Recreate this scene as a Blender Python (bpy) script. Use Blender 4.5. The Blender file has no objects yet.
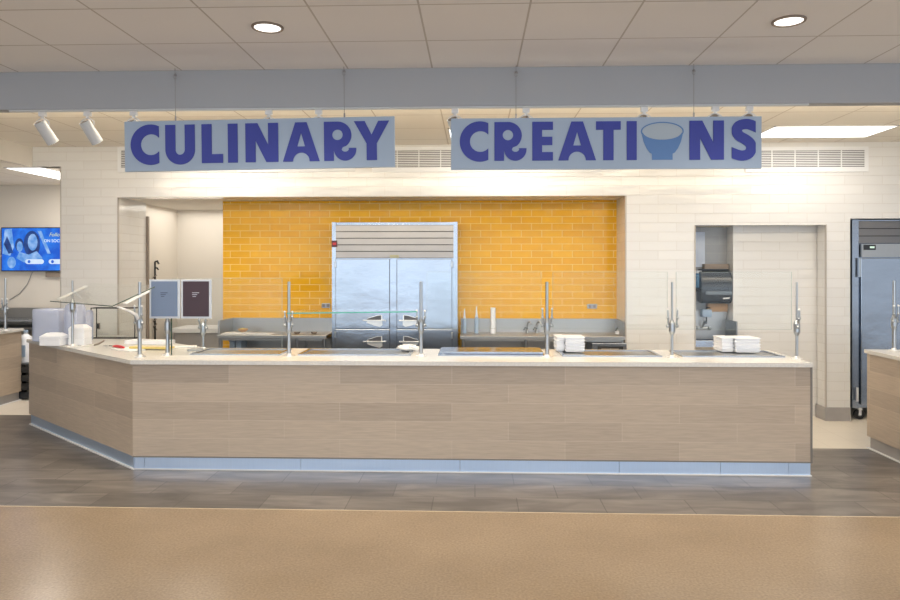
import bpy, bmesh, math, random
from mathutils import Vector, Matrix
random.seed(7)
S = bpy.context.scene
COL = S.collection
PI = math.pi

# ------------------------------------------------------------------ camera
TH = math.radians(2.04)          # the camera looks 2 degrees left of the counter's normal
F, HZ, CH = 700.0, 267.0, 1.70   # focal length in px, horizon row, camera height
cd = bpy.data.cameras.new('camera')
cd.sensor_fit = 'HORIZONTAL'; cd.sensor_width = 36; cd.lens = 36*F/900
cd.shift_y = -(300-HZ)/900; cd.clip_end = 200
cam = bpy.data.objects.new('camera', cd); COL.objects.link(cam)
cam.location = (0, 0, CH); cam.rotation_euler = (PI/2, 0, TH)
S.camera = cam

# ------------------------------------------------------------------ world, light, exposure
W = bpy.data.worlds.new('world'); S.world = W; W.use_nodes = True
bg = W.node_tree.nodes['Background']
bg.inputs[0].default_value = (0.80, 0.89, 1.0, 1); bg.inputs[1].default_value = 0.95
S.view_settings.view_transform = 'Standard'; S.view_settings.look = 'None'
S.view_settings.gamma = 1; S.view_settings.use_curve_mapping = False
S.view_settings.exposure = 0.0

def area(name, loc, rot, sx, sy, energy, color, spread=180):
    l = bpy.data.lights.new(name, 'AREA'); l.shape = 'RECTANGLE'; l.size = sx; l.size_y = sy
    l.energy = energy; l.color = color; l.spread = math.radians(spread)
    o = bpy.data.objects.new(name, l); COL.objects.link(o)
    o.location = loc; o.rotation_euler = rot
    return o
# daylight from the dining room's window wall behind the camera
area('window_daylight', (0.5, -6.5, 1.55), (PI/2, 0, 0), 16, 2.9, 240, (0.72, 0.86, 1.0))
# added broad ceiling fill over and behind the camera, standing in for unseen downlights
area('dining_fill', (0, -1.6, 3.12), (0, 0, 0), 15, 8, 500, (1.0, 0.97, 0.94))
# fluorescent panels over the serving line and hallway (fittings built below), with added fills
KITCHEN = (1.0, 0.92, 0.82)
for px_ in (3.53, 0.33, -2.7):
    area('panel_light', (px_, 7.26, 3.055), (0, 0, 0), 1.1, 0.55, 5, KITCHEN)
area('beam_fill', (0.0, 5.52, 3.06), (0, 0, 0), 9.5, 0.5, 58, KITCHEN)      # added fill, hidden behind the beam
area('ceiling_fill', (0.0, 5.42, 2.93), (PI-.45, 0, 0), 9.5, 0.3, 105, (1.0, 0.87, 0.66))      # added upward fill that warms the back ceiling
area('panel_light', (-5.23, 8.5, 2.83), (0, 0, 0), 0.42, 1.15, 30, (1.0, 0.93, 0.84))
area('panel_light', (-3.6, 9.1, 2.47), (0, 0, 0), 1.0, 0.9, 8, (1.0, 0.95, 0.86))  # lights the passage; no fitting is built for it

# ------------------------------------------------------------------ helpers
C0, S0 = math.cos(TH), math.sin(TH)
def gx(px, Y):                    # X of something seen at column px standing at depth Y
    u = (px-450)/F
    return Y*(u*C0-S0)/(C0+u*S0)
def gz(px, py, Y):                # its height when seen at row py
    u = (px-450)/F
    return CH-(py-HZ)*(Y/(C0+u*S0))/F

def tag(o, label=None, cat=None, group=None, kind=None):
    if label: o['label'] = label
    if cat: o['category'] = cat
    if group: o['group'] = group
    if kind: o['kind'] = kind
    return o
def thing(name, label, cat, loc=(0, 0, 0), rz=0, group=None):
    o = bpy.data.objects.new(name, None); COL.objects.link(o)
    o.empty_display_size = 0.05
    o.location = loc; o.rotation_euler = (0, 0, rz)
    return tag(o, label, cat, group)

class MB:
    def __init__(s): s.b = bmesh.new()
    def box(s, x0, x1, y0, y1, z0, z1, bev=0):
        r = bmesh.ops.create_cube(s.b, size=1)
        vs = r['verts']
        for v in vs:
            v.co = Vector((x0+(v.co.x+.5)*(x1-x0), y0+(v.co.y+.5)*(y1-y0), z0+(v.co.z+.5)*(z1-z0)))
        if bev:
            es = list({e for v in vs for e in v.link_edges})
            bmesh.ops.bevel(s.b, geom=es, offset=bev, segments=2, affect='EDGES', profile=0.5)
        return s
    def cyl(s, a, b, r, r2=None, seg=16, cap=True):
        a, b = Vector(a), Vector(b); d = b-a
        if r2 is None: r2 = r
        m = Matrix.Translation((a+b)/2) @ d.to_track_quat('Z', 'Y').to_matrix().to_4x4()
        bmesh.ops.create_cone(s.b, cap_ends=cap, segments=seg, radius1=r, radius2=r2, depth=d.length, matrix=m)
        return s
    def ball(s, c, r, sz=1, seg=14):
        bmesh.ops.create_uvsphere(s.b, u_segments=seg, v_segments=seg//2+2, radius=r,
                                  matrix=Matrix.Translation(c) @ Matrix.Diagonal((1, 1, sz, 1)))
        return s
    def prism(s, pts, z0, z1):
        vb = [s.b.verts.new((x, y, z0)) for x, y in pts]
        vt = [s.b.verts.new((x, y, z1)) for x, y in pts]
        n = len(pts)
        s.b.faces.new(vb[::-1]); s.b.faces.new(vt)
        for i in range(n): s.b.faces.new((vb[i], vb[(i+1) % n], vt[(i+1) % n], vt[i]))
        return s
    def quad(s, c):                       # hexahedron from 8 corners (bottom 4, top 4)
        v = [s.b.verts.new(p) for p in c]
        for f in ((3, 2, 1, 0), (4, 5, 6, 7), (0, 1, 5, 4), (1, 2, 6, 5), (2, 3, 7, 6), (3, 0, 4, 7)):
            s.b.faces.new([v[i] for i in f])
        return s
    def tube(s, pts, r, seg=10):
        pts = [Vector(p) for p in pts]
        rings = []
        for i, p in enumerate(pts):
            d = (pts[min(i+1, len(pts)-1)]-pts[max(i-1, 0)]).normalized()
            q = d.to_track_quat('Z', 'Y')
            rr = r[i] if isinstance(r, (list, tuple)) else r
            rings.append([s.b.verts.new(p+q @ Vector((rr*math.cos(2*PI*k/seg), rr*math.sin(2*PI*k/seg), 0))) for k in range(seg)])
        for a, b in zip(rings, rings[1:]):
            for k in range(seg): s.b.faces.new((a[k], a[(k+1) % seg], b[(k+1) % seg], b[k]))
        s.b.faces.new(rings[0][::-1]); s.b.faces.new(rings[-1])
        return s
    def lathe(s, prof, c=(0, 0, 0), seg=24, sx=1, sy=1):
        rings = [[s.b.verts.new((c[0]+sx*r*math.cos(2*PI*k/seg), c[1]+sy*r*math.sin(2*PI*k/seg), c[2]+z)) for k in range(seg)] for r, z in prof]
        for a, b in zip(rings, rings[1:]):
            for k in range(seg): s.b.faces.new((a[k], a[(k+1) % seg], b[(k+1) % seg], b[k]))
        s.b.faces.new(rings[0][::-1]); s.b.faces.new(rings[-1])
        return s
    def build(s, name, m, parent=None, smooth=False, label=None):
        bmesh.ops.recalc_face_normals(s.b, faces=s.b.faces)
        me = bpy.data.meshes.new(name); s.b.to_mesh(me); s.b.free()
        me.materials.append(m)
        if smooth:
            for p in me.polygons: p.use_smooth = True
            try: me.set_sharp_from_angle(angle=math.radians(35))
            except Exception: pass
        o = bpy.data.objects.new(name, me); COL.objects.link(o)
        if parent: o.parent = parent
        if label: o['label'] = label
        return o

def curve_mesh(loops, depth):
    """flat closed outlines (holes allowed) -> a mesh of the given thickness, in the local XZ plane"""
    cu = bpy.data.curves.new('outline', 'CURVE'); cu.dimensions = '2D'; cu.fill_mode = 'BOTH'; cu.extrude = depth/2
    for lp in loops:
        sp = cu.splines.new('POLY'); sp.points.add(len(lp)-1)
        for p, (x, y) in zip(sp.points, lp): p.co = (x, y, 0, 1)
        sp.use_cyclic_u = True
    o = bpy.data.objects.new('outline', cu); COL.objects.link(o)
    me = bpy.data.meshes.new_from_object(o.evaluated_get(bpy.context.evaluated_depsgraph_get()))
    bpy.data.objects.remove(o); bpy.data.curves.remove(cu)
    me.transform(Matrix.Rotation(PI/2, 4, 'X'))
    return me
def text_mesh(body, size, depth=0.001, shear=0, bold=0):
    cu = bpy.data.curves.new('text', 'FONT'); cu.body = body; cu.size = size; cu.extrude = depth/2
    cu.align_x = 'CENTER'; cu.align_y = 'CENTER'; cu.shear = shear; cu.offset = bold
    o = bpy.data.objects.new('text', cu); COL.objects.link(o)
    me = bpy.data.meshes.new_from_object(o.evaluated_get(bpy.context.evaluated_depsgraph_get()))
    bpy.data.objects.remove(o); bpy.data.curves.remove(cu)
    me.transform(Matrix.Rotation(PI/2, 4, 'X'))
    return me
def mesh_obj(name, me, m, parent=None, loc=(0, 0, 0), rz=0):
    me.materials.clear(); me.materials.append(m)
    o = bpy.data.objects.new(name, me); COL.objects.link(o); o.location = loc; o.rotation_euler = (0, 0, rz)
    if parent: o.parent = parent
    return o

# ------------------------------------------------------------------ materials
def mat(name, col, rough=.5, metal=0, spec=.5, noise=0, nscale=8, bump=0, stretch=(1, 1, 1), coat=0, emit=None, es=0):
    m = bpy.data.materials.new(name); m.use_nodes = True
    nt = m.node_tree; p = nt.nodes['Principled BSDF']
    p.inputs['Base Color'].default_value = (*col, 1); p.inputs['Roughness'].default_value = rough
    p.inputs['Metallic'].default_value = metal; p.inputs['Specular IOR Level'].default_value = spec
    p.inputs['Coat Weight'].default_value = coat
    if emit: p.inputs['Emission Color'].default_value = (*emit, 1); p.inputs['Emission Strength'].default_value = es
    if noise or bump:
        tc = nt.nodes.new('ShaderNodeTexCoord'); mp = nt.nodes.new('ShaderNodeMapping'); mp.inputs['Scale'].default_value = stretch
        n = nt.nodes.new('ShaderNodeTexNoise'); n.inputs['Scale'].default_value = nscale; n.inputs['Detail'].default_value = 5
        nt.links.new(tc.outputs['Object'], mp.inputs[0]); nt.links.new(mp.outputs[0], n.inputs['Vector'])
        if noise:
            r = nt.nodes.new('ShaderNodeMix'); r.data_type = 'RGBA'
            r.inputs[6].default_value = (*[c*(1-noise) for c in col], 1); r.inputs[7].default_value = (*[min(1, c*(1+noise)) for c in col], 1)
            nt.links.new(n.outputs['Fac'], r.inputs[0]); nt.links.new(r.outputs[2], p.inputs['Base Color'])
        if bump:
            b = nt.nodes.new('ShaderNodeBump'); b.inputs['Strength'].default_value = bump; b.inputs['Distance'].default_value = .01
            nt.links.new(n.outputs['Fac'], b.inputs['Height']); nt.links.new(b.outputs[0], p.inputs['Normal'])
    return m

def tile_mat(name, c1, c2, mortar, w, h, gap, rough=.2, offset=.5, plane='wall', org=(0, 0), bump=.3, grain=0, wave=0, freq=2, coat=0, vein=None, spec=.5, bias=0):
    m = bpy.data.materials.new(name); m.use_nodes = True
    nt = m.node_tree; N = nt.nodes; L = nt.links; p = N['Principled BSDF']
    tc = N.new('ShaderNodeTexCoord'); sp = N.new('ShaderNodeSeparateXYZ'); L.new(tc.outputs['Object'], sp.inputs[0])
    cx = N.new('ShaderNodeCombineXYZ')
    if plane == 'floor':
        L.new(sp.outputs[0], cx.inputs[0]); L.new(sp.outputs[1], cx.inputs[1])
    else:                                   # walls: along X or along Y depending on the way the face looks
        ge = N.new('ShaderNodeNewGeometry'); ns = N.new('ShaderNodeSeparateXYZ'); L.new(tc.outputs['Normal'], ns.inputs[0])
        ab = N.new('ShaderNodeMath'); ab.operation = 'ABSOLUTE'; L.new(ns.outputs[0], ab.inputs[0])
        gt = N.new('ShaderNodeMath'); gt.operation = 'GREATER_THAN'; gt.inputs[1].default_value = .5; L.new(ab.outputs[0], gt.inputs[0])
        mx = N.new('ShaderNodeMix'); mx.data_type = 'FLOAT'
        L.new(gt.outputs[0], mx.inputs[0]); L.new(sp.outputs[0], mx.inputs[2]); L.new(sp.outputs[1], mx.inputs[3])
        L.new(mx.outputs[0], cx.inputs[0]); L.new(sp.outputs[2], cx.inputs[1])
    mp = N.new('ShaderNodeMapping'); mp.inputs['Location'].default_value = (-org[0], -org[1], 0)
    L.new(cx.outputs[0], mp.inputs[0])
    b = N.new('ShaderNodeTexBrick'); L.new(mp.outputs[0], b.inputs['Vector'])
    b.offset = offset; b.offset_frequency = freq; b.squash = 1
    b.inputs['Color1'].default_value = (*c1, 1); b.inputs['Color2'].default_value = (*c2, 1); b.inputs['Mortar'].default_value = (*mortar, 1)
    b.inputs['Scale'].default_value = 1; b.inputs['Mortar Size'].default_value = gap; b.inputs['Mortar Smooth'].default_value = .1
    b.inputs['Bias'].default_value = bias; b.inputs['Brick Width'].default_value = w; b.inputs['Row Height'].default_value = h
    col = b.outputs['Color']
    if grain:
        m2 = N.new('ShaderNodeMapping'); m2.inputs['Scale'].default_value = (1.3, 22, 1) if grain > 0 else (1, 1, 1)
        L.new(cx.outputs[0], m2.inputs[0])
        n = N.new('ShaderNodeTexNoise'); n.inputs['Scale'].default_value = 4; n.inputs['Detail'].default_value = 7; n.inputs['Distortion'].default_value = .6
        L.new(m2.outputs[0], n.inputs['Vector'])
        r = N.new('ShaderNodeMapRange'); r.inputs['From Min'].default_value = .3; r.inputs['From Max'].default_value = .7
        r.inputs['To Min'].default_value = 1-abs(grain); r.inputs['To Max'].default_value = 1+abs(grain)
        L.new(n.outputs['Fac'], r.inputs['Value'])
        v = N.new('ShaderNodeVectorMath'); v.operation = 'SCALE'; L.new(col, v.inputs[0]); L.new(r.outputs[0], v.inputs['Scale']); col = v.outputs[0]
    if vein:
        m3 = N.new('ShaderNodeMapping'); m3.inputs['Rotation'].default_value = (0, 0, .7); m3.inputs['Scale'].default_value = (1, 4, 1)
        L.new(cx.outputs[0], m3.inputs[0])
        n = N.new('ShaderNodeTexNoise'); n.inputs['Scale'].default_value = 1.6; n.inputs['Detail'].default_value = 8; n.inputs['Distortion'].default_value = 1.2
        L.new(m3.outputs[0], n.inputs['Vector'])
        r = N.new('ShaderNodeMapRange'); r.inputs['From Min'].default_value = .35; r.inputs['From Max'].default_value = .7
        r.inputs['To Min'].default_value = 1-vein; r.inputs['To Max'].default_value = 1+vein
        L.new(n.outputs['Fac'], r.inputs['Value'])
        v = N.new('ShaderNodeVectorMath'); v.operation = 'SCALE'; L.new(col, v.inputs[0]); L.new(r.outputs[0], v.inputs['Scale']); col = v.outputs[0]
    L.new(col, p.inputs['Base Color'])
    p.inputs['Roughness'].default_value = rough; p.inputs['Coat Weight'].default_value = coat; p.inputs['Coat Roughness'].default_value = .06
    p.inputs['Specular IOR Level'].default_value = spec
    inv = N.new('ShaderNodeMath'); inv.operation = 'SUBTRACT'; inv.inputs[0].default_value = 1; L.new(b.outputs['Fac'], inv.inputs[1])
    h_ = inv.outputs[0]
    if wave:
        n = N.new('ShaderNodeTexNoise'); n.inputs['Scale'].default_value = 3.2; n.inputs['Detail'].default_value = 1
        mm = N.new('ShaderNodeMapping'); mm.inputs['Scale'].default_value = (1, 3.2, 1); L.new(cx.outputs[0], mm.inputs[0]); L.new(mm.outputs[0], n.inputs['Vector'])
        ml = N.new('ShaderNodeMath'); ml.operation = 'MULTIPLY_ADD'; ml.inputs[1].default_value = wave
        L.new(n.outputs['Fac'], ml.inputs[0]); L.new(h_, ml.inputs[2]); h_ = ml.outputs[0]
    bp = N.new('ShaderNodeBump'); bp.inputs['Strength'].default_value = bump; bp.inputs['Distance'].default_value = .004
    L.new(h_, bp.inputs['Height']); L.new(bp.outputs[0], p.inputs['Normal'])
    return m

def glass_mat(name, tint, refl=1.45, opac=0, col=(.8, .85, .85)):
    m = bpy.data.materials.new(name); m.use_nodes = True; nt = m.node_tree; N = nt.nodes; L = nt.links
    N.remove(N['Principled BSDF']); out = N['Material Output']
    t = N.new('ShaderNodeBsdfTransparent'); t.inputs[0].default_value = (*tint, 1)
    g = N.new('ShaderNodeBsdfGlossy'); g.inputs['Roughness'].default_value = .02; g.inputs[0].default_value = (1, 1, 1, 1)
    lw = N.new('ShaderNodeLayerWeight'); lw.inputs[0].default_value = .5
    pw = N.new('ShaderNodeMath'); pw.operation = 'POWER'; pw.inputs[1].default_value = 5; L.new(lw.outputs['Facing'], pw.inputs[0])
    fr = N.new('ShaderNodeMath'); fr.operation = 'MULTIPLY_ADD'; fr.inputs[1].default_value = .55; fr.inputs[2].default_value = .009; L.new(pw.outputs[0], fr.inputs[0])
    mx = N.new('ShaderNodeMixShader'); L.new(fr.outputs[0], mx.inputs[0]); L.new(t.outputs[0], mx.inputs[1]); L.new(g.outputs[0], mx.inputs[2])
    last = mx
    if opac:
        d = N.new('ShaderNodeBsdfDiffuse'); d.inputs[0].default_value = (*col, 1)
        m2 = N.new('ShaderNodeMixShader'); m2.inputs[0].default_value = opac
        L.new(mx.outputs[0], m2.inputs[1]); L.new(d.outputs[0], m2.inputs[2]); last = m2
    L.new(last.outputs[0], out.inputs[0])
    return m

M = {}
M['white_tile'] = tile_mat('glossy_white_wall_tile', (.80, .785, .76), (.765, .75, .725), (.72, .69, .65), .408, .1035, .0026, rough=.13, bump=.65, wave=2.6, org=(0, .02), coat=.3)
M['grey_tile'] = tile_mat('grey_wall_tile', (.36, .37, .38), (.33, .34, .35), (.42, .42, .41), .408, .1035, .0022, rough=.2, bump=.35, wave=.9)
M['yellow_tile'] = tile_mat('glossy_yellow_wall_tile', (.88, .46, .008), (.82, .40, .006), (.97, .68, .22), .243, .0815, .0042, rough=.12, bump=.5, wave=.8, org=(-3.09, .02), spec=.35)
M['plank'] = tile_mat('wood_look_plank_tile', (.535, .44, .345), (.435, .355, .28), (.58, .49, .40), .93, .154, .0022, rough=.36, bump=.15, grain=.09, org=(0.35, .115))
M['floor_tile'] = tile_mat('dark_slate_floor_tile', (.20, .178, .162), (.13, .116, .106), (.09, .08, .075), .61, .305, .004, rough=.3, offset=.5, plane='floor', org=(0, 4.865), bump=.15, vein=.35)
M['ceil_tile'] = tile_mat('ceiling_tile', (.86, .87, .90), (.845, .855, .885), (.54, .53, .53), .61, .61, .006, rough=.9, offset=0, plane='floor', org=(-.308, 5.04), bump=.2)
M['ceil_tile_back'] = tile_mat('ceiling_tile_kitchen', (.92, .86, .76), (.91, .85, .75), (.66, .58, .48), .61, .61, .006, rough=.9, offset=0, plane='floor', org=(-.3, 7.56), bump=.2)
M['kitchen_floor'] = tile_mat('cream_floor', (.82, .75, .65), (.80, .73, .63), (.66, .59, .50), .305, .305, .002, rough=.35, offset=0, plane='floor', bump=.05)
M['base_tile'] = mat('grey_base_tile', (.38, .36, .35), .35, noise=.12)
M['paint'] = mat('cream_paint', (.72, .67, .60), .7, noise=.02, nscale=2)
M['beam'] = mat('beam_grey_paint', (.42, .44, .475), .65, noise=.02, nscale=3)
M['white'] = mat('white_enamel', (.80, .80, .80), .35, noise=.02)
M['white_plastic'] = mat('white_plastic', (.90, .92, .97), .4, noise=.02)
M['paper'] = mat('white_paper', (.82, .82, .82), .8, noise=.04, nscale=30)
M['lamp_grey'] = mat('pale_grey_enamel', (.60, .63, .66), .45, noise=.03)
M['louvre'] = mat('louvre_steel', (.30, .30, .31), .38, 1, noise=.06, nscale=4)
M['track'] = mat('grey_white_track', (.62, .64, .66), .5, noise=.02)
M['steel'] = mat('brushed_steel', (.40, .44, .50), .24, 1, noise=.10, nscale=1.6, bump=.9, stretch=(1, 1, 1.6))
M['steel_dull'] = mat('brushed_steel_dull', (.46, .46, .455), .36, 1, noise=.08, nscale=5, stretch=(40, 1, 1))
M['chrome'] = mat('satin_chrome', (.46, .48, .50), .28, 1, noise=.03)
M['recess_shade'] = mat('recess_shade', (.12, .12, .13), .4, .5, noise=.1)
M['clamp'] = mat('dull_clamp_metal', (.42, .45, .48), .3, .9, noise=.05)
M['chrome_white'] = mat('pale_metal', (.85, .85, .84), .3, .6, noise=.03)
M['kick'] = mat('satin_aluminium_kick', (.60, .74, .95), .33, .75, noise=.05, nscale=4, stretch=(30, 1, 1))
M['quartz'] = mat('pale_speckled_quartz', (.70, .68, .645), .25, noise=.16, nscale=60)
M['dark'] = mat('dark_shadow_gap', (.03, .03, .03), .6, noise=.1)
M['black'] = mat('black_plastic', (.025, .027, .03), .22, noise=.1)
M['rubber'] = mat('black_rubber', (.02, .02, .02), .6, noise=.2)
M['sign'] = mat('pale_blue_sign_board', (.40, .505, .65), .55, noise=.02)
M['letter'] = mat('navy_letter', (.035, .052, .36), .5, noise=.03)
M['bowl'] = mat('bowl_blue', (.11, .24, .52), .5, noise=.04)
M['bowl_in'] = mat('bowl_inside_grey', (.42, .50, .58), .5, noise=.02)
M['wire'] = mat('steel_wire', (.35, .35, .36), .4, .8, noise=.05)
M['lens'] = mat('lamp_lens', (1, 1, 1), .5, emit=(1, .97, .92), es=2.2, noise=.01)
M['panel'] = mat('light_panel_diffuser', (1, 1, 1), .5, emit=(1, .98, .94), es=3.0, noise=.01)
M['glass'] = glass_mat('clear_glass', (.982, .99, .985))
M['glass_edge'] = mat('green_glass_edge', (.10, .42, .34), .15, noise=.05)
M['glass_edge_dark'] = mat('dark_glass_edge', (.05, .10, .085), .15, noise=.05)
M['wrap'] = glass_mat('cloudy_plastic_wrap', (.9, .92, 1), 1.4, .42, (.64, .70, .84))
M['acrylic'] = mat('clear_frosted_acrylic', (.55, .60, .68), .2, noise=.02)
M['blue_paper'] = mat('slate_blue_print', (.155, .215, .34), .5, noise=.03)
M['brown_paper'] = mat('dark_maroon_print', (.045, .022, .032), .35, noise=.1)
M['faint'] = mat('faint_print', (.42, .45, .52), .6, noise=.05)
M['faint_dark'] = mat('faint_dark_print', (.07, .09, .15), .6, noise=.05)
M['red'] = mat('red_plastic', (.62, .03, .04), .35, noise=.05)
M['yellow'] = mat('pale_yellow_plastic', (.72, .58, .20), .45, noise=.06)
M['tan'] = mat('tan_cardboard', (.47, .29, .16), .7, noise=.1)
M['taupe'] = mat('taupe_metal', (.27, .22, .18), .5, noise=.08)
M['blue_liquid'] = mat('blue_plastic', (.10, .28, .50), .25, noise=.15)
M['lightblue'] = mat('pale_blue_plastic', (.40, .52, .68), .4, noise=.05)
M['dispenser'] = mat('smoked_dark_plastic', (.045, .055, .07), .16, noise=.1)
M['grille_dark'] = mat('grille_dark_gap', (.16, .15, .15), .7, noise=.05)
M['tv_bezel'] = mat('tv_black_bezel', (.01, .01, .012), .3, noise=.1)
M['bin'] = mat('blue_grey_bin', (.16, .22, .30), .5, noise=.06)

# TV picture: a luminous blue wash with paler cloudy figures, slightly varied
def tv_mat(name, a, b, sc, st):
    m = bpy.data.materials.new(name); m.use_nodes = True; nt = m.node_tree; p = nt.nodes['Principled BSDF']
    tc = nt.nodes.new('ShaderNodeTexCoord'); n = nt.nodes.new('ShaderNodeTexNoise'); n.inputs['Scale'].default_value = sc; n.inputs['Detail'].default_value = 4
    nt.links.new(tc.outputs['Object'], n.inputs['Vector'])
    r = nt.nodes.new('ShaderNodeValToRGB'); r.color_ramp.elements[0].position = .4; r.color_ramp.elements[1].position = .65
    r.color_ramp.elements[0].color = (*a, 1); r.color_ramp.elements[1].color = (*b, 1)
    nt.links.new(n.outputs['Fac'], r.inputs[0]); nt.links.new(r.outputs[0], p.inputs['Emission Color'])
    p.inputs['Emission Strength'].default_value = st; p.inputs['Base Color'].default_value = (.01, .01, .02, 1); p.inputs['Roughness'].default_value = .2
    return m
M['tv_blue'] = tv_mat('screen_blue', (.005, .10, .62), (.02, .22, .85), 6, 1.0)
M['tv_pale'] = tv_mat('screen_pale_blue', (.10, .30, .72), (.35, .55, .88), 9, 1.0)
M['tv_dark'] = tv_mat('screen_dark_blue', (.01, .03, .14), (.02, .08, .3), 9, 1.0)
M['tv_white'] = tv_mat('screen_white', (.6, .75, .95), (.75, .85, 1), 6, 1.0)
M['tv_yellow'] = tv_mat('screen_yellow', (.55, .68, .42), (.7, .75, .4), 6, 1.0)

# polished concrete
def concrete():
    m = bpy.data.materials.new('polished_brown_concrete'); m.use_nodes = True; nt = m.node_tree; N = nt.nodes; L = nt.links; p = N['Principled BSDF']
    tc = N.new('ShaderNodeTexCoord')
    n1 = N.new('ShaderNodeTexNoise'); n1.inputs['Scale'].default_value = 1.1; n1.inputs['Detail'].default_value = 6; L.new(tc.outputs['Object'], n1.inputs['Vector'])
    n2 = N.new('ShaderNodeTexNoise'); n2.inputs['Scale'].default_value = 70; n2.inputs['Detail'].default_value = 4; L.new(tc.outputs['Object'], n2.inputs['Vector'])
    r = N.new('ShaderNodeValToRGB'); r.color_ramp.elements[0].position = .3; r.color_ramp.elements[1].position = .7
    r.color_ramp.elements[0].color = (.285, .212, .140, 1); r.color_ramp.elements[1].color = (.36, .272, .182, 1)
    L.new(n1.outputs['Fac'], r.inputs[0])
    r2 = N.new('ShaderNodeMapRange'); r2.inputs['From Min'].default_value = .3; r2.inputs['From Max'].default_value = .7; r2.inputs['To Min'].default_value = .86; r2.inputs['To Max'].default_value = 1.14
    L.new(n2.outputs['Fac'], r2.inputs['Value'])
    v = N.new('ShaderNodeVectorMath'); v.operation = 'SCALE'; L.new(r.outputs[0], v.inputs[0]); L.new(r2.outputs[0], v.inputs['Scale'])
    L.new(v.outputs[0], p.inputs['Base Color'])
    r3 = N.new('ShaderNodeMapRange'); r3.inputs['To Min'].default_value = .16; r3.inputs['To Max'].default_value = .3
    L.new(n1.outputs['Fac'], r3.inputs['Value']); L.new(r3.outputs[0], p.inputs['Roughness'])
    return m
M['concrete'] = concrete()

# ------------------------------------------------------------------ the setting
def struct(name, mb, m, label=None):
    o = mb.build(name, m); o['kind'] = 'structure'
    if label: o['label'] = label
    return o
struct('floor', MB().box(-10, 10, -7, 4.865, -.06, 0), M['concrete'], 'polished brown concrete floor in the foreground')
struct('floor', MB().prism([(-10, 4.865), (10, 4.865), (10, 6.68), (0, 6.68), (0, 7.86), (-10, 7.86)], -.06, 0), M['floor_tile'], 'dark grey slate tile band in front of the counter')
struct('floor', MB().prism([(0, 6.68), (10, 6.68), (10, 9.7), (-10, 9.7), (-10, 7.86), (0, 7.86)], -.06, 0), M['kitchen_floor'], 'cream kitchen floor behind the counters')
struct('trim_4', MB().box(-10, 10, 4.858, 4.868, -.001, .0012), mat('pale_floor_joint', (.62, .50, .36), .4, noise=.05), 'pale joint strip between concrete and slate tiles')
struct('ceiling', MB().box(-10, 10, -7, 5.04, 3.135, 3.2), M['ceil_tile'], 'grey-beige tile ceiling in the foreground')
struct('ceiling', MB().box(-5.09, 10, 5.14, 7.9, 3.08, 3.2), M['ceil_tile_back'], 'warm lit tile ceiling above the serving line')
struct('ceiling', MB().box(-10, -5.09, 5.14, 7.9, 2.855, 2.9).box(-10, -4.73, 7.9, 9.7, 2.855, 2.9), M['ceil_tile_back'], 'lower ceiling over the left hallway')
struct('ceiling', MB().box(-4.73, 3.0, 8.1, 9.7, 2.497, 2.58), M['paint'], 'painted soffit over the cooking niche')
struct('trim_1', MB().box(-10, 10, 5.04, 5.14, 2.86, 3.2), M['beam'], 'blue-grey painted beam across the ceiling')
struct('wall_bulkhead', MB().box(-5.13, -5.088, 5.14, 7.88, 2.851, 3.08), M['paint'], 'bulkhead face at upper left')
wm = MB()
WL = gx(60.8, 7.88)
wm.box(WL, -4.087, 7.88, 8.56, 0, 3.1)
wm.box(-5.13, WL, 7.88, 8.0, 2.855, 3.1)
wm.box(-4.087, 1.686, 7.88, 8.1, 2.497, 3.1)
wm.box(1.686, 2.449, 7.88, 8.42, 0, 3.1)
wm.box(2.449, 3.879, 7.88, 8.08, 2.166, 3.1)
wm.box(3.879, 4.14, 7.88, 8.08, 0, 3.1)
wm.box(4.14, 5.66, 7.88, 8.0, 2.235, 3.1)
wm.box(5.66, 8.5, 7.88, 8.08, 0, 3.1)
struct('wall_main', wm, M['white_tile'], 'glossy white tiled wall with serving openings')
struct('wall_yellow', MB().box(-3.06, 1.686, 8.4, 8.5, 0, 2.497), M['yellow_tile'], 'yellow glazed brick-tile wall behind the refrigerator')
struct('wall_back', MB().box(-10, -2.6, 9.65, 9.75, 0, 2.86), M['paint'], 'cream wall at the back of the hallway and passage')
struct('wall_passage', MB().box(-4.73, -4.16, 8.56, 9.65, 0, 2.86).box(-3.0, -2.95, 8.5, 9.65, 0, 2.497), M['paint'])
struct('wall_doorway', MB().box(2.946, 3.95, 8.1, 8.34, 0, 2.166), M['white_tile'], 'cream tiled wall inside the right doorway')
struct('wall_sink', MB().box(2.42, 2.946, 8.3, 8.36, 0, 2.166), M['grey_tile'], 'grey tiled wall behind the hand sink')
struct('ceiling', MB().box(2.449, 3.95, 8.08, 8.36, 2.166, 2.2), M['paint'])
struct('wall_alcove', MB().box(4.0, 5.8, 8.85, 8.9, 0, 2.3).box(4.08, 4.13, 8.08, 8.85, 0, 2.3).box(5.67, 5.72, 8.08, 8.85, 0, 2.3).box(4.0, 5.8, 8.0, 8.9, 2.3, 2.34), M['paint'], 'alcove of the right refrigerator')
struct('wall_left', MB().box(-10.05, -10, -7, 9.7, 0, 3.2), M['paint'])
struct('wall_right', MB().box(10, 10.05, 4.8, 9.7, 0, 3.2), M['paint'])
struct('wall_right', MB().box(8.5, 10, 7.88, 8.0, 0, 3.2), M['white_tile'])
struct('baseboard_right', MB().box(3.865, 4.14, 7.868, 7.88, 0, .15).box(3.865, 3.879, 7.88, 8.09, 0, .15), M['base_tile'], 'grey tile baseboard beside the right doorway')
struct('baseboard_left', MB().box(-4.74, -4.087, 7.87, 7.88, 0, .12), M['base_tile'])
struct('trim_2', MB().box(-4.11, -4.06, 8.56, 8.60, 0, 2.33, .003).box(-4.16, -4.11, 8.56, 8.60, 0, 2.33), M['taupe'], 'grey-brown door frame upright at the passage')
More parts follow.
